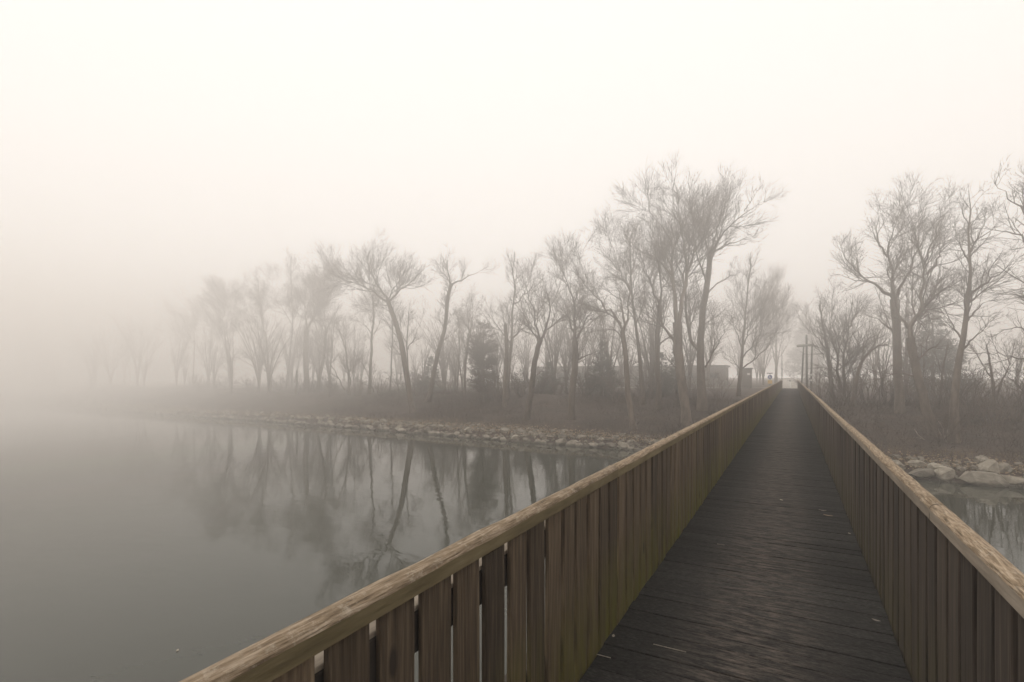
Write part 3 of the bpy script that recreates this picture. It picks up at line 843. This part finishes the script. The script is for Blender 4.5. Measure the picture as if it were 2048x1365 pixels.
T('bare_tree', 'young upright tree with steep ascending branches by the bridge end', 58, [([(1478, 776), (1486, 684), (1491, 618), (1497, 560), (1502, 525)], .24, .04), ([(1484, 738), (1512, 715), (1545, 684), (1574, 644)], .1, .02), ([(1486, 715), (1510, 680), (1530, 640), (1540, 600)], .1, .02), ([(1488, 690), (1504, 640), (1518, 590)], .09, .02), ([(1485, 700), (1466, 650), (1460, 600)], .09, .02), ([(1490, 640), (1480, 590), (1478, 550)], .07, .02), ([(1482, 742), (1460, 715), (1446, 705)], .07, .02), ([(1489, 660), (1525, 620), (1545, 570)], .08, .02)], 123, lev=(1.4, 1.6, 2.4), up=.12, l1max=3.5, group=GL)
T('bare_tree', 'pale poplar fading into fog straight behind the bridge end', 105, [([(1552, 775), (1553, 650), (1556, 560)], .3, .05), ([(1552, 740), (1540, 660), (1540, 590)], .12, .03), ([(1553, 740), (1566, 660), (1568, 600)], .12, .03), ([(1552, 720), (1530, 660), (1526, 620)], .1, .03)], 124, up=.25, group=GL, lev=(1.2, 1.4, 2.0))
# right of the bridge
GR = 'bare trees right of the bridge'
T('bare_tree', 'short leaning many-stemmed tree beside the timber frame', 52, [([(1664, 790), (1656, 707), (1645, 650), (1639, 612)], .26, .05), ([(1680, 786), (1670, 714), (1657, 668), (1660, 620)], .2, .04), ([(1688, 786), (1686, 733), (1690, 663), (1696, 610)], .2, .04), ([(1657, 705), (1625, 660), (1612, 630)], .09, .02), ([(1690, 665), (1710, 630), (1722, 605)], .09, .02)], 130, lev=(1.4, 1.8, 2.6), l1max=3, group=GR)
T('bare_tree', 'low trunk arching over towards the wide crowned tree', 47, [([(1708, 790), (1722, 728), (1752, 695), (1775, 690)], .24, .06), ([(1724, 724), (1728, 680), (1740, 640)], .1, .02), ([(1745, 700), (1762, 660), (1775, 640)], .09, .02)], 131, lev=(1.5, 1.8, 2.6), l1max=3, group=GR)
T('bare_tree', 'wide crowned tree with a straight trunk and candelabra limbs', 44, [([(1798, 790), (1794, 719), (1792, 664), (1787, 600)], .34, .24), ([(1787, 602), (1768, 582), (1742, 560), (1720, 544), (1702, 498)], .17, .02), ([(1787, 600), (1786, 560), (1770, 510), (1778, 465), (1790, 418)], .17, .02), ([(1788, 600), (1802, 560), (1829, 495), (1840, 462)], .16, .02), ([(1770, 512), (1750, 470), (1752, 430), (1758, 395)], .1, .02), ([(1745, 562), (1705, 555), (1672, 545)], .08, .02), ([(1722, 545), (1690, 510), (1676, 480)], .08, .02), ([(1793, 670), (1760, 640), (1725, 625)], .1, .02)], 132, lev=(1.5, 1.9, 2.8), up=.08, l1max=3.6, group=GR)
T('bare_tree', 'crooked zigzag tree with a low drooping bough over the rail', 38.5, [([(1870, 890), (1845, 788), (1834, 739), (1824, 675)], .3, .22), ([(1824, 678), (1826, 645), (1854, 604), (1851, 559), (1866, 524), (1853, 455), (1859, 385)], .19, .02), ([(1824, 660), (1807, 629), (1794, 589), (1800, 540)], .12, .02), ([(1866, 524), (1890, 490), (1900, 455), (1930, 430)], .11, .02), ([(1838, 720), (1860, 700), (1880, 689), (1905, 662)], .09, .02), ([(1836, 755), (1805, 748), (1779, 752), (1729, 768)], .07, .015), ([(1854, 604), (1885, 570), (1925, 545)], .1, .02), ([(1856, 470), (1838, 430), (1832, 400)], .08, .02), ([(1862, 500), (1880, 430), (1885, 385)], .08, .02)], 133, lev=(1.5, 1.9, 2.8), up=.06, l1max=3.4, group=GR)
T('bare_tree', 'tall slender tree with a straight upper stem above the shore boulders', 37.5, [([(1908, 905), (1911, 790), (1924, 709), (1936, 639), (1944, 574), (1946, 465), (1950, 410)], .3, .03), ([(1942, 590), (1975, 565), (2003, 544), (2046, 510)], .1, .02), ([(1945, 520), (1925, 480), (1920, 440)], .07, .02), ([(1946, 500), (1965, 460), (1970, 425)], .07, .02), ([(1930, 680), (1905, 640), (1895, 600)], .08, .02), ([(1935, 645), (1965, 610), (1990, 600)], .08, .02), ([(1927, 700), (1960, 665), (1985, 640)], .08, .02)], 134, lev=(1.4, 1.8, 2.8), up=.06, l1max=3, group=GR)
T('bare_tree', 'tree standing past the frame edge with boughs reaching in', 35.5, [([(2108, 905), (2100, 760), (2092, 620), (2088, 500), (2082, 400)], .36, .06), ([(2088, 480), (2048, 428), (2008, 395), (1984, 368)], .12, .02), ([(2090, 520), (2048, 462), (2005, 450), (1968, 442)], .11, .02), ([(2094, 650), (2048, 600), (2010, 592), (1960, 588)], .1, .02), ([(2098, 745), (2048, 724), (1993, 711), (1940, 709)], .09, .02), ([(2084, 440), (2060, 380), (2050, 350)], .1, .02), ([(2096, 690), (2040, 655), (2000, 670)], .08, .02)], 135, lev=(.9, 1.5, 2.4), up=.04, l1max=3.2, group=GR)
T('bare_tree', 'small crooked sapling in front of the dark conifer', 45, [([(1880, 800), (1885, 740), (1895, 690)], .12, .04), ([(1884, 750), (1868, 710), (1864, 690)], .06, .02)], 136, l1max=2.2, group=GR)
T('bare_tree', 'sapling cluster on the slope beyond the slender tree', 46, [([(1990, 810), (1985, 750), (1975, 690)], .14, .04), ([(1992, 800), (2010, 740), (2025, 690)], .11, .03), ([(1986, 760), (1965, 720), (1955, 690)], .07, .02)], 137, l1max=2.6, group=GR)

# small broken snags
def snag(label, Y, pl, r0, r1, mat='bark', seed=1, fork=None):
    pts = [np.array(pix(a_, b_, Y)[:]) for a_, b_ in pl]
    base_ = pts[0]; g_ = float(ground_z(base_[0], Y))
    if base_[2] > g_: pts.insert(0, np.array([base_[0], Y, g_ - .1]))
    A = resample(pts, 9)
    rg = np.random.default_rng(seed); A[1:] += rg.normal(size=(8, 3)) * .03
    rr = np.linspace(r0, r1, 9)
    v, q = tubes(A[None], rr[None], 8)
    top = np.arange(8 * 8, 9 * 8)
    v = np.concatenate([v, A[-1:] + [[.02, 0, r1 * 1.5]]])
    cap = np.stack([top, np.roll(top, -1), np.full(8, len(v) - 1)], 1)
    org = A[0].copy()
    o = empty('tree_snag', tuple(org))
    obj('trunk', mesh_np('trunk', v - org, [q, cap], M[mat]), o)
    st = grow(A[None], rr[None], .5, 2, 4, .4, (.4, .9), .3, 1.0, 4, .05, .15, .4, .02, rg)
    v, q = tubes(st[0], st[1], 4)
    obj('branch_stub', mesh_np('branch_stub', v - org, [q], M[mat]), o)
    tag(o, label, 'dead tree')
snag('short dark broken stump left of the thick straight hazy trunk', 50, [(594, 785), (593, 742)], .17, .13, seed=3)
snag('pale broken snag standing against the dark rounded bush', 45, [(1010, 790), (1013, 700), (1011, 650)], .26, .17, 'bark', seed=4)
snag('pale fallen branch leaning on the slope by the shore boulders', 37.6, [(1872, 908), (1850, 882), (1828, 858)], .045, .02, 'pale_bark', seed=5)
snag('thin pale dead stem standing on the slope behind the boulders', 37.3, [(1897, 905), (1888, 870), (1882, 845)], .035, .015, 'pale_bark', seed=6)
snag('pale dead stick lying against the left bank slope', 41.5, [(740, 838), (725, 828), (712, 820)], .05, .02, 'pale_bark', seed=7)

# dense bush, conifers
def dense_bush(name, label, px_, ytop, ybase, halfw, Y, mat, seed, cone=False, n=2600, cat='bush'):
    rg = np.random.default_rng(seed)
    top = pix(px_, ytop, Y); z = depth(px_, Y); hw = halfw * z / F * 1.3
    g_ = float(ground_z(top.x, Y)); H = top.z - g_
    org = np.array([top.x, Y, g_])
    root = empty(name, tuple(org))
    tp = resample([(0, 0, -.15), (rg.uniform(-.1, .1), 0, H * .5), (0, 0, H)], 8)
    v, q = tubes(tp[None], np.linspace(max(.06, H * .022), .015, 8)[None], 7)
    obj('trunk', mesh_np('trunk', v, [q], M['bark']), root)
    # boughs in whorls, each carrying sprays
    nb = int(26 + H * 16)
    u = rg.random(nb) ** .9
    h0 = H * (.10 + .9 * u)
    if cone:
        rr = hw * (1 - u) ** .85 * rg.uniform(.75, 1.12, nb) + .12
        slope = rg.uniform(-.35, .05, nb)
    else:
        rr = hw * np.sqrt(np.clip(1 - ((u - .42) / .62) ** 2, .08, 1)) * rg.uniform(.7, 1.1, nb)
        slope = rg.uniform(.0, .6, nb)
    a_ = rg.uniform(0, 2 * math.pi, nb)
    P = np.empty((nb, 5, 3))
    for k in range(5):
        f_ = k / 4
        P[:, k] = np.stack([np.cos(a_) * rr * f_, np.sin(a_) * rr * f_, h0 - rr * .1 + rr * slope * f_ + (rr * .12 * f_ * f_ if cone else 0)], 1)
    P[:, 1:] += rg.normal(size=(nb, 4, 3)) * .05
    R = np.full((nb, 5), .02) * np.linspace(1, .4, 5)
    s1 = grow(P, R, 9, 6, 22, .12, (.5, 1.1), .42, .9, 3, -.05 if cone else .08, .2, .9, .022, rg, lmin=.2)
    s2 = grow(s1[0], s1[1], 10, 3, 6, .15, (.5, 1.0), .6, .5, 3, -.04 if cone else .05, .2, .9, .018, rg, lmin=.12)
    v, q = join_parts([tubes(P, R, 4), tubes(*s1, 3), tubes(*s2, 3)])
    obj('crown', mesh_np('crown', v, [q], M[mat]), root)
    tag(root, label, cat)
    return root
dense_bush('dense_bush', 'tall rounded dark bush in front of the crooked tall tree', 966, 645, 800, 25, 47, 'leaf_bush', 201)
dense_bush('conifer', 'small dark pointed conifer between two bare trunks left of the bridge', 1205, 682, 800, 30, 50, 'needle', 202, True, cat='conifer')
dense_bush('conifer', 'low broad conifer behind the dark forked tree', 1322, 705, 790, 26, 54, 'needle', 203, True, cat='conifer')
dense_bush('conifer', 'narrow low conifer behind the largest tree trunk', 1352, 690, 790, 18, 56, 'needle', 204, True, cat='conifer')
dense_bush('conifer', 'small conifer low beside the leaning forked tree', 1098, 725, 800, 26, 54, 'needle', 205, True, cat='conifer')
dense_bush('conifer', 'pale tall spruce in the fog behind the timber frame', 1612, 612, 770, 34, 150, 'needle', 206, True, cat='conifer')
dense_bush('conifer', 'large grey conifer behind the crooked zigzag tree', 1866, 606, 780, 52, 62, 'needle', 207, True, cat='conifer')
dense_bush('conifer', 'low conifer right of the short tree beside the smooth leaning one', 862, 715, 795, 24, 55, 'needle', 208, True, cat='conifer')

# bare shrubs on the crest
def make_shrub(seed, H):
    rg = np.random.default_rng(seed)
    n = 16
    a_ = rg.uniform(0, 6.28, n); l_ = rg.uniform(.1, .5, n)
    P = np.empty((n, 6, 3)); P[:, 0] = np.stack([np.cos(a_) * .25, np.sin(a_) * .25, np.full(n, -.1)], 1)
    dd = np.stack([np.cos(a_) * l_, np.sin(a_) * l_, np.ones(n)], 1); hh = H * rg.uniform(.6, 1.05, n)
    for k in range(1, 6):
        P[:, k] = P[:, k - 1] + dd / np.linalg.norm(dd, axis=1, keepdims=True) * (hh / 5)[:, None]
        dd = dd + rg.normal(size=(n, 3)) * .18
    R = np.full((n, 6), .022) * np.linspace(1, .35, 6)
    c1 = grow(P, R, 3.2, 4, 12, .2, (.4, .9), .4, 1.3, 4, .06, .16, .7, .010, rg)
    c2 = grow(*c1, 5, 3, 7, .15, (.4, .9), .55, .7, 3, .06, .15, .8, .008, rg, lmin=.15)
    v0, q0 = tubes(P, R, 5)
    v1, q1 = join_parts([tubes(*c1, 3), tubes(*c2, 3)])
    return mesh_np('stems', v0, [q0], M['twig']), mesh_np('twigs', v1, [q1], M['twig'])
SHR = [make_shrub(300 + k, 3.0) for k in range(5)]
shrub_list = [  # px, Y, height scale, label
    (400, 50, .9, 'faint bare shrub under the faintest slim tree'),
    (500, 51, .9, 'hazy bare shrub between the V-forked and the crooked tree'),
    (556, 50, .8, 'hazy bare shrub left of the broken stump'),
    (662, 49, 1.0, 'bare shrub right of the broom crowned tree'),
    (715, 49, 1.0, 'bare shrub behind the low many-stemmed tree'),
    (762, 49, 1.0, 'bare shrub between the slender and the big leaning trunk'),
    (838, 50, 1.2, 'tall bare shrub right of the slim young tree'),
    (892, 50, 1.0, 'bare shrub under the smooth leaning tree'),
    (988, 47, 1.1, 'bare shrub crowding the dark rounded bush'),
    (1040, 49, 1.1, 'bare shrub right of the tall thin crooked tree'),
    (1115, 52, 1.0, 'bare shrub in front of the low building wall, left of the pale trunk'),
    (1168, 49, 1.1, 'bare shrub beside the small pointed conifer'),
    (1232, 48, 1.0, 'bare shrub behind the bent tree with arched twigs'),
    (1300, 50, 1.1, 'bare shrub before the dark forked tree'),
    (1385, 50, .9, 'bare shrub between the two tallest trees'),
    (1440, 56, .9, 'bare shrub at the right end of the low building'),
    (1645, 58, 1.1, 'bare shrub at the foot of the timber frame'),
    (1700, 50, 1.2, 'bare shrub beside the arching trunk'),
    (1735, 52, 1.3, 'bare shrub under the arching trunk, further back'),
    (1772, 48, 1.1, 'bare shrub left of the candelabra tree trunk'),
    (1822, 47, 1.1, 'bare shrub right of the candelabra tree trunk'),
    (1858, 45, 1.0, 'bare shrub behind the zigzag tree'),
    (1900, 44, 1.1, 'bare shrub between zigzag and slender tree'),
    (1945, 43, 1.1, 'bare shrub right of the slender tree trunk'),
    (1985, 41, 1.0, 'bare shrub low before the sapling cluster'),
    (2030, 42, 1.1, 'bare shrub at the frame edge above the boulders'),
    (1888, 37.4, .8, 'small bare shrub on the slope right above the boulders'),
    (1680, 47, .9, 'bare shrub close to the far right handrail'),
]
rs = random.Random(5)
for i, (px_, Y, s_, lab) in enumerate(shrub_list):
    p = pix(px_, HOR, Y)
    o = empty('bare_shrub', (p.x, Y, float(ground_z(p.x, Y))))
    o.rotation_euler = (0, 0, rs.uniform(0, 6.28)); o.scale = (s_ * rs.uniform(.95, 1.4), s_ * 1.1, s_)
    m_ = SHR[i % 5]
    obj('stems', m_[0], o); obj('twigs', m_[1], o)
    tag(o, lab, 'shrub', 'bare shrubs on the dike')

# brush growing so close along the crest that no single bush can be told
rg_ = np.random.default_rng(77)
V = []
sv = [(np.array([v_.co[:] for v_ in a_.vertices]), np.array([p_.vertices[:] for p_ in a_.polygons])) for m_ in SHR for a_ in m_]
for k in range(40):
    x_ = rg_.uniform(-92, -9) if k % 4 else rg_.uniform(5, 34)
    y_ = shore(x_) + rg_.uniform(13, 24)
    sc_ = rg_.uniform(.55, 1.15); a_ = rg_.uniform(0, 6.28)
    Rz = np.array([[math.cos(a_), -math.sin(a_), 0], [math.sin(a_), math.cos(a_), 0], [0, 0, 1]])
    j_ = rg_.integers(5)
    for h_ in (0, 1):
        vv, qq = sv[j_ * 2 + h_]
        V.append((vv @ Rz.T * [sc_ * 1.5, sc_ * 1.2, sc_] + [x_, y_, float(ground_z(x_, y_))], qq))
v, q = join_parts(V)
o = obj('thicket', mesh_np('thicket', v, [q], M['bramble']))
tag(o, 'belt of leafless brush growing along the crest of the dike', 'undergrowth', kind='stuff')

# far woods fading away: one mass nobody could count
def woods(name, label, spots, seed):
    rg = np.random.default_rng(seed)
    V = []
    for (x, y, H) in spots:
        g_ = float(ground_z(x, y))
        n = 6
        a_ = rg.uniform(0, 6.28, n); l_ = rg.uniform(.05, .32, n)
        P = np.empty((n, 8, 3)); P[:, 0] = [x, y, g_ - .1]
        dd = np.stack([np.cos(a_) * .04, np.sin(a_) * .04, np.ones(n)], 1)
        for k in range(1, 8):
            P[:, k] = P[:, k - 1] + dd / np.linalg.norm(dd, axis=1, keepdims=True) * (H / 7 * rg.uniform(.85, 1.1, n))[:, None]
            dd[:, :2] += np.stack([np.cos(a_), np.sin(a_)], 1) * (l_ / 3)[:, None] + rg.normal(size=(n, 2)) * .05
        R = np.full((n, 8), H * .011) * np.linspace(1, .15, 8)
        c1 = grow(P, R, 1.1, 6, 12, .25, (.4, .9), .27, 3.2, 4, .08, .16, .5, .014, rg)
        c2 = grow(*c1, 3.0, 4, 9, .1, (.4, .9), .6, 1.7, 2, .1, .15, .7, .012, rg)
        V += [tubes(P, R, 5), tubes(*c1, 3), tubes(*c2, 3)]
    v, q = join_parts(V)
    o = obj(name, mesh_np(name, v, [q], M['twig']))
    tag(o, label, 'woods', kind='stuff')
sp = []
rs = random.Random(9)
for k in range(27):
    x = -62 - k * 4.1 + rs.uniform(-2, 2)
    sp.append((x, rs.uniform(48, 66), rs.uniform(8.5, 14) + max(0, (-x - 110)) * .04))
woods('distant_woods', 'faint belt of bare woods dissolving into fog along the far shore', sp, 401)
sp = []
for k in range(56):
    sp.append((rs.uniform(-80, -9), rs.uniform(55, 80), rs.uniform(7, 13)))
for k in range(8):
    sp.append((rs.choice([rs.uniform(-10, -4), rs.uniform(4, 12)]), rs.uniform(100, 170), rs.uniform(9, 14)))
for k in range(10):
    sp.append((rs.uniform(6, 45), rs.uniform(56, 90), rs.uniform(6, 11)))
woods('backdrop_woods', 'pale mass of bare trees far behind the dike', sp, 402)

# ------------------------------------------------------------------ buildings and small things behind the bridge
def part_box(name, mat, parent, sx, sy, sz, loc, bevel=.01):
    o = obj(name, box_mesh(name, sx, sy, sz, mat, bevel), parent)
    o.location = loc
    return o
BY = 94.0
pa, pb = pix(1453, HOR, BY), pix(1075, HOR, BY + 2)
Wd = pa.x - pb.x
cx = (pa.x + pb.x) / 2
gz = float(ground_z(cx, BY))
Hb = pix(1453, 731, BY).z - gz
bl = empty('low_building', (cx, BY + 3, gz))
tag(bl, 'long low flat-roofed dark building behind the bare trees', 'building')
part_box('wall', M['wall'], bl, Wd - .6, 6, Hb - .2, (0, 0, (Hb - .2) / 2 - .1))
rf = part_box('roof', M['roof'], bl, Wd, 6.8, .32, (0, 0, Hb - .12), .02)
for k in range(9):
    xk = -Wd / 2 + 2.0 + k * (Wd - 4.0) / 8
    if k == 4:
        d_ = part_box('door', M['roof'], bl, 1.0, .08, 2.05, (xk, -3.045, 1.0))
        part_box('handle', M['metal'], d_, .12, .05, .03, (.38, -.07, 0), .005)
        continue
    f_ = part_box('window', M['roof'], bl, 1.5, .10, 1.0, (xk, -3.04, 1.75))
    part_box('pane', M['glass'], f_, 1.34, .03, .84, (0, -.05, 0), .003)

p = pix(1494, HOR, 78.0); g_ = float(ground_z(p.x, 78))
ks = empty('booth', (p.x, 78, g_))
hk = pix(1494, 737, 78).z - g_
tag(ks, 'narrow grey booth standing left of the round blue sign', 'booth')
part_box('wall', M['wall'], ks, 1.2, 1.2, hk - .1, (0, 0, (hk - .1) / 2))
part_box('roof', M['roof'], ks, 1.5, 1.5, .14, (0, 0, hk - .03))
part_box('notice', M['white'], ks, .38, .03, .28, (.25, -.617, hk - .8), .003)

# round blue sign with a yellow plate
sy_ = 77.0
p = pix(1540, HOR, sy_); g_ = float(ground_z(p.x, sy_)); zf = depth(1540, sy_) / F
sg = empty('road_sign', (p.x, sy_, g_))
tag(sg, 'round blue sign over a yellow plate left of the bridge end', 'sign')
ztop = EYE - (747 - HOR) * zf - g_
v, q = tubes(np.array([[[0, 0, -.1], [0, 0, ztop / 2], [0, 0, ztop]]]), np.full((1, 3), .035), 8)
obj('post', mesh_np('post', v, [q], M['metal']), sg)
part_box('top_bar', M['roof'], sg, 11 * zf, .12, 1.7 * zf, (0, 0, ztop))
def disc(name, r, th, mat, parent, loc, n=24):
    bm = bmesh.new()
    bmesh.ops.create_cone(bm, cap_ends=True, segments=n, radius1=r, radius2=r, depth=th, matrix=Matrix.Rotation(math.pi / 2, 4, 'X'))
    me = bpy.data.meshes.new(name); bm.to_mesh(me); bm.free()
    for p_ in me.polygons: p_.use_smooth = False
    me.materials.append(mat)
    o = obj(name, me, parent); o.location = loc
    return o
zs = EYE - (754.5 - HOR) * zf - g_
pl_ = disc('blue_disc', 4.2 * zf, .03, M['blue'], sg, (0, -.06, zs))
# white figures of an adult and a child
disc('figure_head', .038, .012, M['white'], pl_, (-.05, -.024, .15), 12)
part_box('figure_body', M['white'], pl_, .085, .012, .24, (-.05, -.024, -.02), .003)
disc('figure_head', .028, .012, M['white'], pl_, (.08, -.024, .03), 12)
part_box('figure_body', M['white'], pl_, .06, .012, .15, (.08, -.024, -.08), .003)
zy = EYE - (764.5 - HOR) * zf - g_
part_box('yellow_plate', M['yellow'], sg, 8 * zf, .025, 7.2 * zf, (0, -.055, zy), .004)

def pole(name, label, px_, ytop, Y, r, mat, cat, cap=True, ybot=None):
    p = pix(px_, ytop, Y); g_ = float(ground_z(p.x, Y))
    root = empty(name, (p.x, Y, g_)); h = p.z - g_
    v, q = tubes(np.array([[[0, 0, -.15], [0, 0, h * .5], [0, 0, h]]]), np.array([[r * 1.2, r, r * .8]]), 10)
    obj('shaft', mesh_np('shaft', v, [q], mat), root)
    if cap:
        disc_ = part_box('cap', M['metal'], root, r * 2.6, r * 2.6, r * 1.4, (0, 0, h), .01)
    tag(root, label, cat)
    return root
pole('slim_post', 'slim dark post at the left end of the bridge', 1564, 712, 76.5, .05, M['metal'], 'post')
pole('bollard', 'pale short bollard on the path behind the bridge', 1580, 762, 84, .09, M['white'], 'bollard')

# three-legged timber frame with log crossbeam
FY = 66.0
zf = depth(1613, FY) / F
p = pix(1613, HOR, FY); g_ = float(ground_z(p.x, FY))
fr = empty('timber_frame', (p.x, FY, g_))
tag(fr, 'grey timber frame with a tall mast and log crossbeam beside the bridge', 'frame')
def leg(name, a_, b_, dy0, dy1, r, mat):
    A = pix(*a_, FY) - Vector((p.x, FY, g_)); B = pix(*b_, FY) - Vector((p.x, FY, g_))
    A.y += dy0; B.y += dy1
    if name != 'crossbeam':
        gl = float(ground_z(A.x + p.x, A.y + FY)) - g_
        t_ = (gl - .2 - A.z) / (B.z - A.z); A = A + (B - A) * t_
    P = resample([A[:], ((A + B) / 2)[:], B[:]], 6)
    v, q = tubes(P[None], np.linspace(r, r * .88, 6)[None], 10)
    n_ = 10; c0 = np.arange(n_)[::-1][None]; c1 = (np.arange(n_) + 50)[None]
    me = bpy.data.meshes.new(name)
    me.from_pydata(v.tolist(), [], q.tolist() + c0.tolist() + c1.tolist())
    for f_ in me.polygons: f_.use_smooth = len(f_.vertices) == 4
    me.materials.append(mat)
    return obj(name, me, fr)
leg('mast', (1614, 776), (1613, 670), .0, .0, .125, M['frame_wood'])
leg('leg', (1603.5, 770), (1607.5, 692), .5, .15, .10, M['frame_wood'])
leg('leg', (1622, 772), (1624, 692), -.3, -.1, .11, M['frame_wood'])
leg('crossbeam', (1593.5, 692.5), (1628, 690), .0, -.05, .15, M['frame_top'])
for (a_, b_, wx, hz, dy) in ((1608.5, 753.5, 3.6, 4.2, -.02), (1623, 750, 3.4, 4, -.36), (1622, 761, 2.8, 3.6, -.40)):
    P = pix(a_, b_, FY) - Vector((p.x, FY, g_))
    part_box('notice', M['white'], fr, wx * zf, .02, hz * zf, (P.x, -.16 + dy, P.z), .002)

# ------------------------------------------------------------------ litter on deck and water
def leaf(label, loc, L, W, rz, mat, curl=.25, cat='leaf'):
    n = 7
    V, Fc = [], []
    for k in range(n):
        u = k / (n - 1)
        wv = W * math.sin(math.pi * min(1, u * .92 + .04)) ** .8
        y_ = (u - .5) * L; h = curl * L * (u - .5) ** 2
        V += [(-wv / 2, y_, h + curl * W * .3), (0, y_, h), (wv / 2, y_, h + curl * W * .3)]
    for k in range(n - 1):
        for m_ in (0, 1):
            a_ = k * 3 + m_
            Fc.append((a_, a_ + 1, a_ + 4, a_ + 3))
    me = bpy.data.meshes.new('fallen_leaf'); me.from_pydata(V, [], Fc); me.materials.append(mat)
    o = obj('fallen_leaf', me); o.location = loc; o.rotation_euler = (0, 0, rz)
    sm = o.modifiers.new('thickness', 'SOLIDIFY'); sm.thickness = .0012
    tag(o, label, cat)
def deck_pt(px_, py_):
    z = F * EYE / (py_ - HOR); t = (px_ - 1024) / F
    return (z * (-math.sin(TH) + math.cos(TH) * t), z * (math.cos(TH) + math.sin(TH) * t), .003)
leaf('small pale curled leaf lying on the deck close to the right pickets', deck_pt(1752, 1242), .05, .022, 1.2, M['frost'])
leaf('tiny pale leaf scrap on the deck further along the right pickets', deck_pt(1699, 1068), .045, .02, .4, M['frost'])
leaf('pale leaf on the right half of the deck in mid distance', deck_pt(1645, 1022), .085, .03, 1.4, M['frost'])
leaf('dull leaf just below the mid-distance pale leaf on the deck', deck_pt(1656, 1032), .10, .03, 1.3, M['dead_leaf'])
leaf('tiny dark-edged leaf in the middle of the deck far along', deck_pt(1563, 1001), .06, .03, .6, M['frost'])
leaf('small leaf at the foot of the left pickets', deck_pt(1227, 1273), .035, .018, .2, M['frost'])
# pale splinters where plank edges are split
for (px_, py_, L) in ((1335, 1306, .20), (1196, 1330, .09), (1440, 1093, .07)):
    x_, y_, _ = deck_pt(px_, py_)
    k = int(np.argmin(np.abs(ypl - y_)))
    ye = ypl[k] + (PITCH_P / 2 - .006)
    me = box_mesh('splinter', L, .003, .005, M['frost'], .0012)
    o = obj('splinter', me); under(o, dk, (x_, ye - .002, .0015)); o.rotation_euler = (0, 0, random.uniform(-.01, .01))
zl = F * (EYE - WATER_Z) / (1302 - HOR); t = (355 - 1024) / F
leaf('single pale leaf floating on the open lake', (zl * (-math.sin(TH) + math.cos(TH) * t), zl * (math.cos(TH) + math.sin(TH) * t), WATER_Z + .004), .10, .05, .9, M['frost'])

# ------------------------------------------------------------------ fog
def closed_box(name, lo, hi, mat, kind='stuff'):
    me = box_mesh(name, hi[0] - lo[0], hi[1] - lo[1], hi[2] - lo[2], mat, 0, origin=tuple((a_ + b_) / 2 for a_, b_ in zip(lo, hi)))
    o = obj(name, me)
    return o
hz = closed_box('haze', (GX0 - 8, GY0 - 8, -8.2), (GX1 + 8, GY1 + 8, 24.0), volume_mat('haze_air', (1.0, .962, .922), .0040))
tag(hz, 'pale even mist over the lake and the dike', 'haze', kind='stuff')

# thicker bank of fog lying on the lake, thinning out softly towards its edges
fm = volume_mat('fog_bank_air', (1.0, .974, .948), 0.0)
nd, ln = fm.node_tree.nodes, fm.node_tree.links
vol = [n_ for n_ in nd if n_.type == 'PRINCIPLED_VOLUME'][0]
ge = nd.new('ShaderNodeNewGeometry'); sp_ = nd.new('ShaderNodeSeparateXYZ')
ln.new(ge.outputs['Position'], sp_.inputs[0])
def mrange(src, a_, b_, c_, d_):
    m_ = nd.new('ShaderNodeMapRange'); m_.interpolation_type = 'SMOOTHSTEP'
    for nm, v_ in zip(('From Min', 'From Max', 'To Min', 'To Max'), (a_, b_, c_, d_)): m_.inputs[nm].default_value = v_
    ln.new(src, m_.inputs['Value']); return m_.outputs[0]
fx = mrange(sp_.outputs['X'], -18, -108, 0, 1)
fy = mrange(sp_.outputs['Y'], 14, 44, 2.6, .80)      # thickest over the open water
fz = mrange(sp_.outputs['Z'], 21, -4, 0, 1)
lift = mrange(sp_.outputs['Z'], -.5, 7, 0, 1)         # the thinner part has lifted off the ground
top = mrange(sp_.outputs['Z'], 22.3, 13, 0, 1)
def mul(a_, b_):
    m_ = nd.new('ShaderNodeMath'); m_.operation = 'MULTIPLY'; ln.new(a_, m_.inputs[0])
    if isinstance(b_, float): m_.inputs[1].default_value = b_
    else: ln.new(b_, m_.inputs[1])
    return m_.outputs[0]
low = mul(mul(mul(fx, fz), fy), .046)
high = mul(mul(lift, top), .0108)
ad_ = nd.new('ShaderNodeMath'); ad_.operation = 'ADD'; ln.new(low, ad_.inputs[0]); ln.new(high, ad_.inputs[1])
ln.new(ad_.outputs[0], vol.inputs['Density'])
fb = closed_box('fog_bank', (GX0 - 4, GY0 - 4, -8.0), (GX1 + 4, GY1 + 4, 22.5), fm)
tag(fb, 'bank of fog thick over the open lake and hanging in the tree tops', 'fog', kind='stuff')
